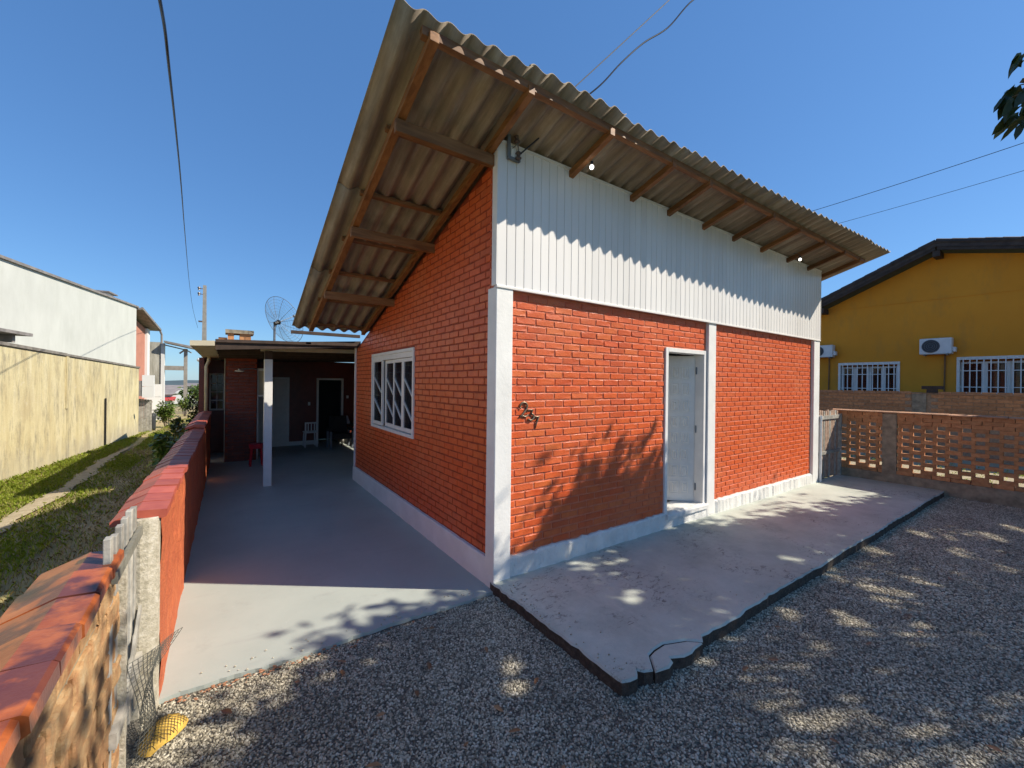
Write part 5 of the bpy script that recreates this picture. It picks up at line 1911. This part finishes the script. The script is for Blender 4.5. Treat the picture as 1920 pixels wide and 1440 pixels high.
# gaps in the crown: leaves are thinned where the yard shows a fleck of sun
GAPS = [(3.01, -1.97, 0.15), (3.13, -2.13, 0.13), (3.63, -2.18, 0.12), (2.19, -2.01, 0.11), (2.16, -2.08, 0.09), (2.3, -2.34, 0.09), (2.3, -2.46, 0.08), (4.26, -1.65, 0.11), (5.01, -2.24, 0.16), (5.66, -2.05, 0.11), (6.14, -2.36, 0.14), (6.86, -2.47, 0.15), (3.74, -2.62, 0.09), (2.72, -2.7, 0.09), (1.48, -2.41, 0.07), (1.19, -2.78, 0.09), (1.21, -2.91, 0.09), (3.07, -1.62, 0.12), (2.84, -1.32, 0.08), (4.16, -2.39, 0.09), (4.88, -2.57, 0.11), (0.73, -0.85, 0.07), (2.77, -1.19, 0.07), (-0.43, -0.93, 0.07), (-0.52, -1.11, 0.07), (5.43, -1.79, 0.11), (2.9, -2.07, 0.13), (2.57, -2.44, 0.09), (1.87, -1.7, 0.07), (1.59, -2.02, 0.07)]
mid_ = P + D * L[:, None] * .5
gxy = np.stack([mid_[:, 0] - ka * mid_[:, 2], mid_[:, 1] + kb * mid_[:, 2]], 1)
ok = np.ones(len(P), bool)
for (gx, gy, gr) in GAPS:
    ok &= ~((((gxy[:, 0] - gx) * .8 + (gxy[:, 1] - gy) * .6) / (gr * 1.15 + .06)) ** 2 + (((gxy[:, 0] - gx) * -.6 + (gxy[:, 1] - gy) * .8) / (gr * .5 + .06)) ** 2 < 1)
dd_ = P + D * (L * .6)[:, None] - CAM       # only the branch tip hangs into the view
zz_ = dd_ @ fwd
uu_, vv_ = 960 + FPX * (dd_ @ rgt2) / np.maximum(zz_, .05), 720 - FPX * (dd_ @ upv2) / np.maximum(zz_, .05)
ok &= ~((np.arange(len(P)) < N_CROWN) & (zz_ > .05) & (uu_ > -60) & (uu_ < 1975) & (vv_ > -60) & (vv_ < 1500))
P, D, N, L = P[ok], D[ok], N[ok], L[ok]
V, F = leaf_cloud(P, D, N, L, L * .52, .18)
np_part('crown', V, F, 'leaf_dark', tr)
mb = MB()
trunk = [(8.4, -7.2, -.05), (8.35, -7.15, .9), (8.45, -7.05, 2.0), (8.4, -6.95, 3.1), (8.5, -6.9, 4.2), (8.6, -7.0, 5.6)]
mb.tube(trunk, [.24, .19, .17, .155, .13, .07], 12)
part('trunk', mb, 'bark', tr, smooth=True)
mb = MB()
for (c, sp) in clumps[::6]:
    c = Vector(c)
    b = Vector((8.43, -6.95, 3.2 + 1.6 * TR.random()))
    m_ = b.lerp(c, .5) + Vector((0, 0, .35))
    pm2 = proj(m_)
    mb.tube([b, b.lerp(m_, .5) + Vector((TR.normal() * .1, TR.normal() * .1, .1)), m_, m_.lerp(c, .55) + Vector((TR.normal() * .08, TR.normal() * .08, .03)), c], [.05, .035, .022, .014, .006], 6)
b = Vector((2.6, -3.7, 4.3))
for c in tipc:
    mb.tube([b, b.lerp(Vector(c), .5) + Vector((.05, .0, .08)), Vector((1.9, -3.06, 3.7)), c], [.012, .008, .006, .003], 5)
mb.tube([(8.45, -6.95, 4.4), (6.4, -5.4, 5.0), (4.4, -4.4, 4.8), tuple(b)], [.05, .035, .025, .013], 6)
part('branches', mb, 'bark', tr, smooth=True)

# fallen leaves, chips of tile
P, D, N, L = [], [], [], []
fl_ = np.random.default_rng(5)
for i in range(46):
    x, y = fl_.uniform(-2.2, 7.5), fl_.uniform(-3.0, -1.7)
    if i < 22:
        x, y = fl_.uniform(-2.2, .1), fl_.uniform(-1.8, -.15)
    P.append((x, y, .014))
    a = fl_.uniform(0, 6.28)
    D.append((math.cos(a), math.sin(a), .1))
    N.append((fl_.normal() * .2, fl_.normal() * .2, 1))
    L.append(fl_.uniform(.04, .085))
V, F = leaf_cloud(np.array(P), unit(np.array(D)), unit(np.array(N)), np.array(L), np.array(L) * .45, .1)
me = np_mesh('fallen_leaves', V, F, 'leaf_fallen', (0, 0, 0))
tag(link(bpy.data.objects.new('fallen_leaves', me)), 'brown leaves scattered on the gravel', kind='stuff')
mb = MB()
rc = random.Random(8)
for i in range(90):
    x = -2.33 + abs(rc.gauss(0, .6))
    if x > -.2:
        continue
    y = -.07 - abs(rc.gauss(0, .045))
    s_ = rc.uniform(.003, .011)
    mb.sphere((x, y, .006), s_, 5, 4, (1.3, .8, .5))
solo('tile_chips', mb, 'terracotta', (0, 0, 0), 'terracotta chips along the edge of the patio floor', kind='stuff')

mb = MB()
for i in range(130):
    k_ = rc.random()
    if k_ < .45:
        x, y, z = -2.3 + 2.25 * rc.random(), -.04 + abs(rc.gauss(0, .09)), .017
    elif k_ < .75:
        x, y, z = -.02 + abs(rc.gauss(0, .09)), -1.5 + 1.4 * rc.random(), .088
    else:
        x, y, z = .8 + 7 * rc.random(), -1.52 + abs(rc.gauss(0, .1)), .088
    s_ = rc.uniform(.003, .008)
    mb.sphere((x, y, z + s_ * .4), s_, 5, 4, (1.2, .9, .7))
solo('loose_stones', mb, 'old_concrete', (0, 0, 0), 'loose stones kicked onto the slab and patio edges', kind='stuff')

# ---- gravel: crushed stones over the yard bed
rgv = np.random.default_rng(3)


def gravel(name, x0, x1, y0, y1, dens, smin, smax, label, seed):
    me = bpy.data.meshes.new(name)
    me.from_pydata([(x0, y0, -.010), (x1, y0, -.010), (x1, y1, -.010), (x0, y1, -.010)], [], [(0, 1, 2, 3)])
    me.materials.append(MAT['gravel_bed'])
    o = link(bpy.data.objects.new(name, me))
    tag(o, label, kind='stuff')
    ng = bpy.data.node_groups.new(name, 'GeometryNodeTree')
    ng.interface.new_socket('Geometry', in_out='INPUT', socket_type='NodeSocketGeometry')
    ng.interface.new_socket('Geometry', in_out='OUTPUT', socket_type='NodeSocketGeometry')
    N_ = ng.nodes
    gi, go = N_.new('NodeGroupInput'), N_.new('NodeGroupOutput')
    dp = N_.new('GeometryNodeDistributePointsOnFaces')
    dp.inputs['Density'].default_value = dens
    dp.inputs['Seed'].default_value = seed
    ico = N_.new('GeometryNodeMeshIcoSphere')
    ico.inputs['Radius'].default_value = 1
    ico.inputs['Subdivisions'].default_value = 1
    ps = N_.new('GeometryNodeInputPosition')
    sm = N_.new('GeometryNodeSetMaterial')
    sm.inputs['Material'].default_value = MAT['stone']
    io = N_.new('GeometryNodeInstanceOnPoints')
    rr = N_.new('FunctionNodeRandomValue')
    rr.data_type = 'FLOAT_VECTOR'
    rr.inputs[0].default_value = (-.5, -.5, 0)
    rr.inputs[1].default_value = (.5, .5, 6.28)
    rs_ = N_.new('FunctionNodeRandomValue')
    rs_.data_type = 'FLOAT_VECTOR'
    rs_.inputs[0].default_value = (smin, smin * .8, smin * .55)
    rs_.inputs[1].default_value = (smax, smax * .8, smax * .6)
    rs_.inputs['Seed'].default_value = 5
    L_ = ng.links
    L_.new(gi.outputs[0], dp.inputs['Mesh'])
    L_.new(dp.outputs['Points'], io.inputs['Points'])
    L_.new(ico.outputs['Mesh'], sm.inputs['Geometry'])
    L_.new(sm.outputs['Geometry'], io.inputs['Instance'])
    er = N_.new('FunctionNodeEulerToRotation')
    L_.new(rr.outputs[0], er.inputs[0])
    L_.new(er.outputs[0], io.inputs['Rotation'])
    L_.new(rs_.outputs[0], io.inputs['Scale'])
    L_.new(io.outputs['Instances'], go.inputs[0])
    md = o.modifiers.new('stones', 'NODES')
    md.node_group = ng
    return o


gravel('gravel', -2.42, -.02, -3.2, -.065, 8600, .0042, .0118, 'crushed grey gravel of the near yard left of the slab', 1)
gravel('gravel', -.02, 2.6, -3.2, -1.55, 8000, .0042, .012, 'crushed grey gravel in front of the porch slab', 2)
gravel('gravel', 2.6, 8.48, -4.2, -1.55, 5600, .005, .0145, 'crushed grey gravel at the far right of the yard', 3)
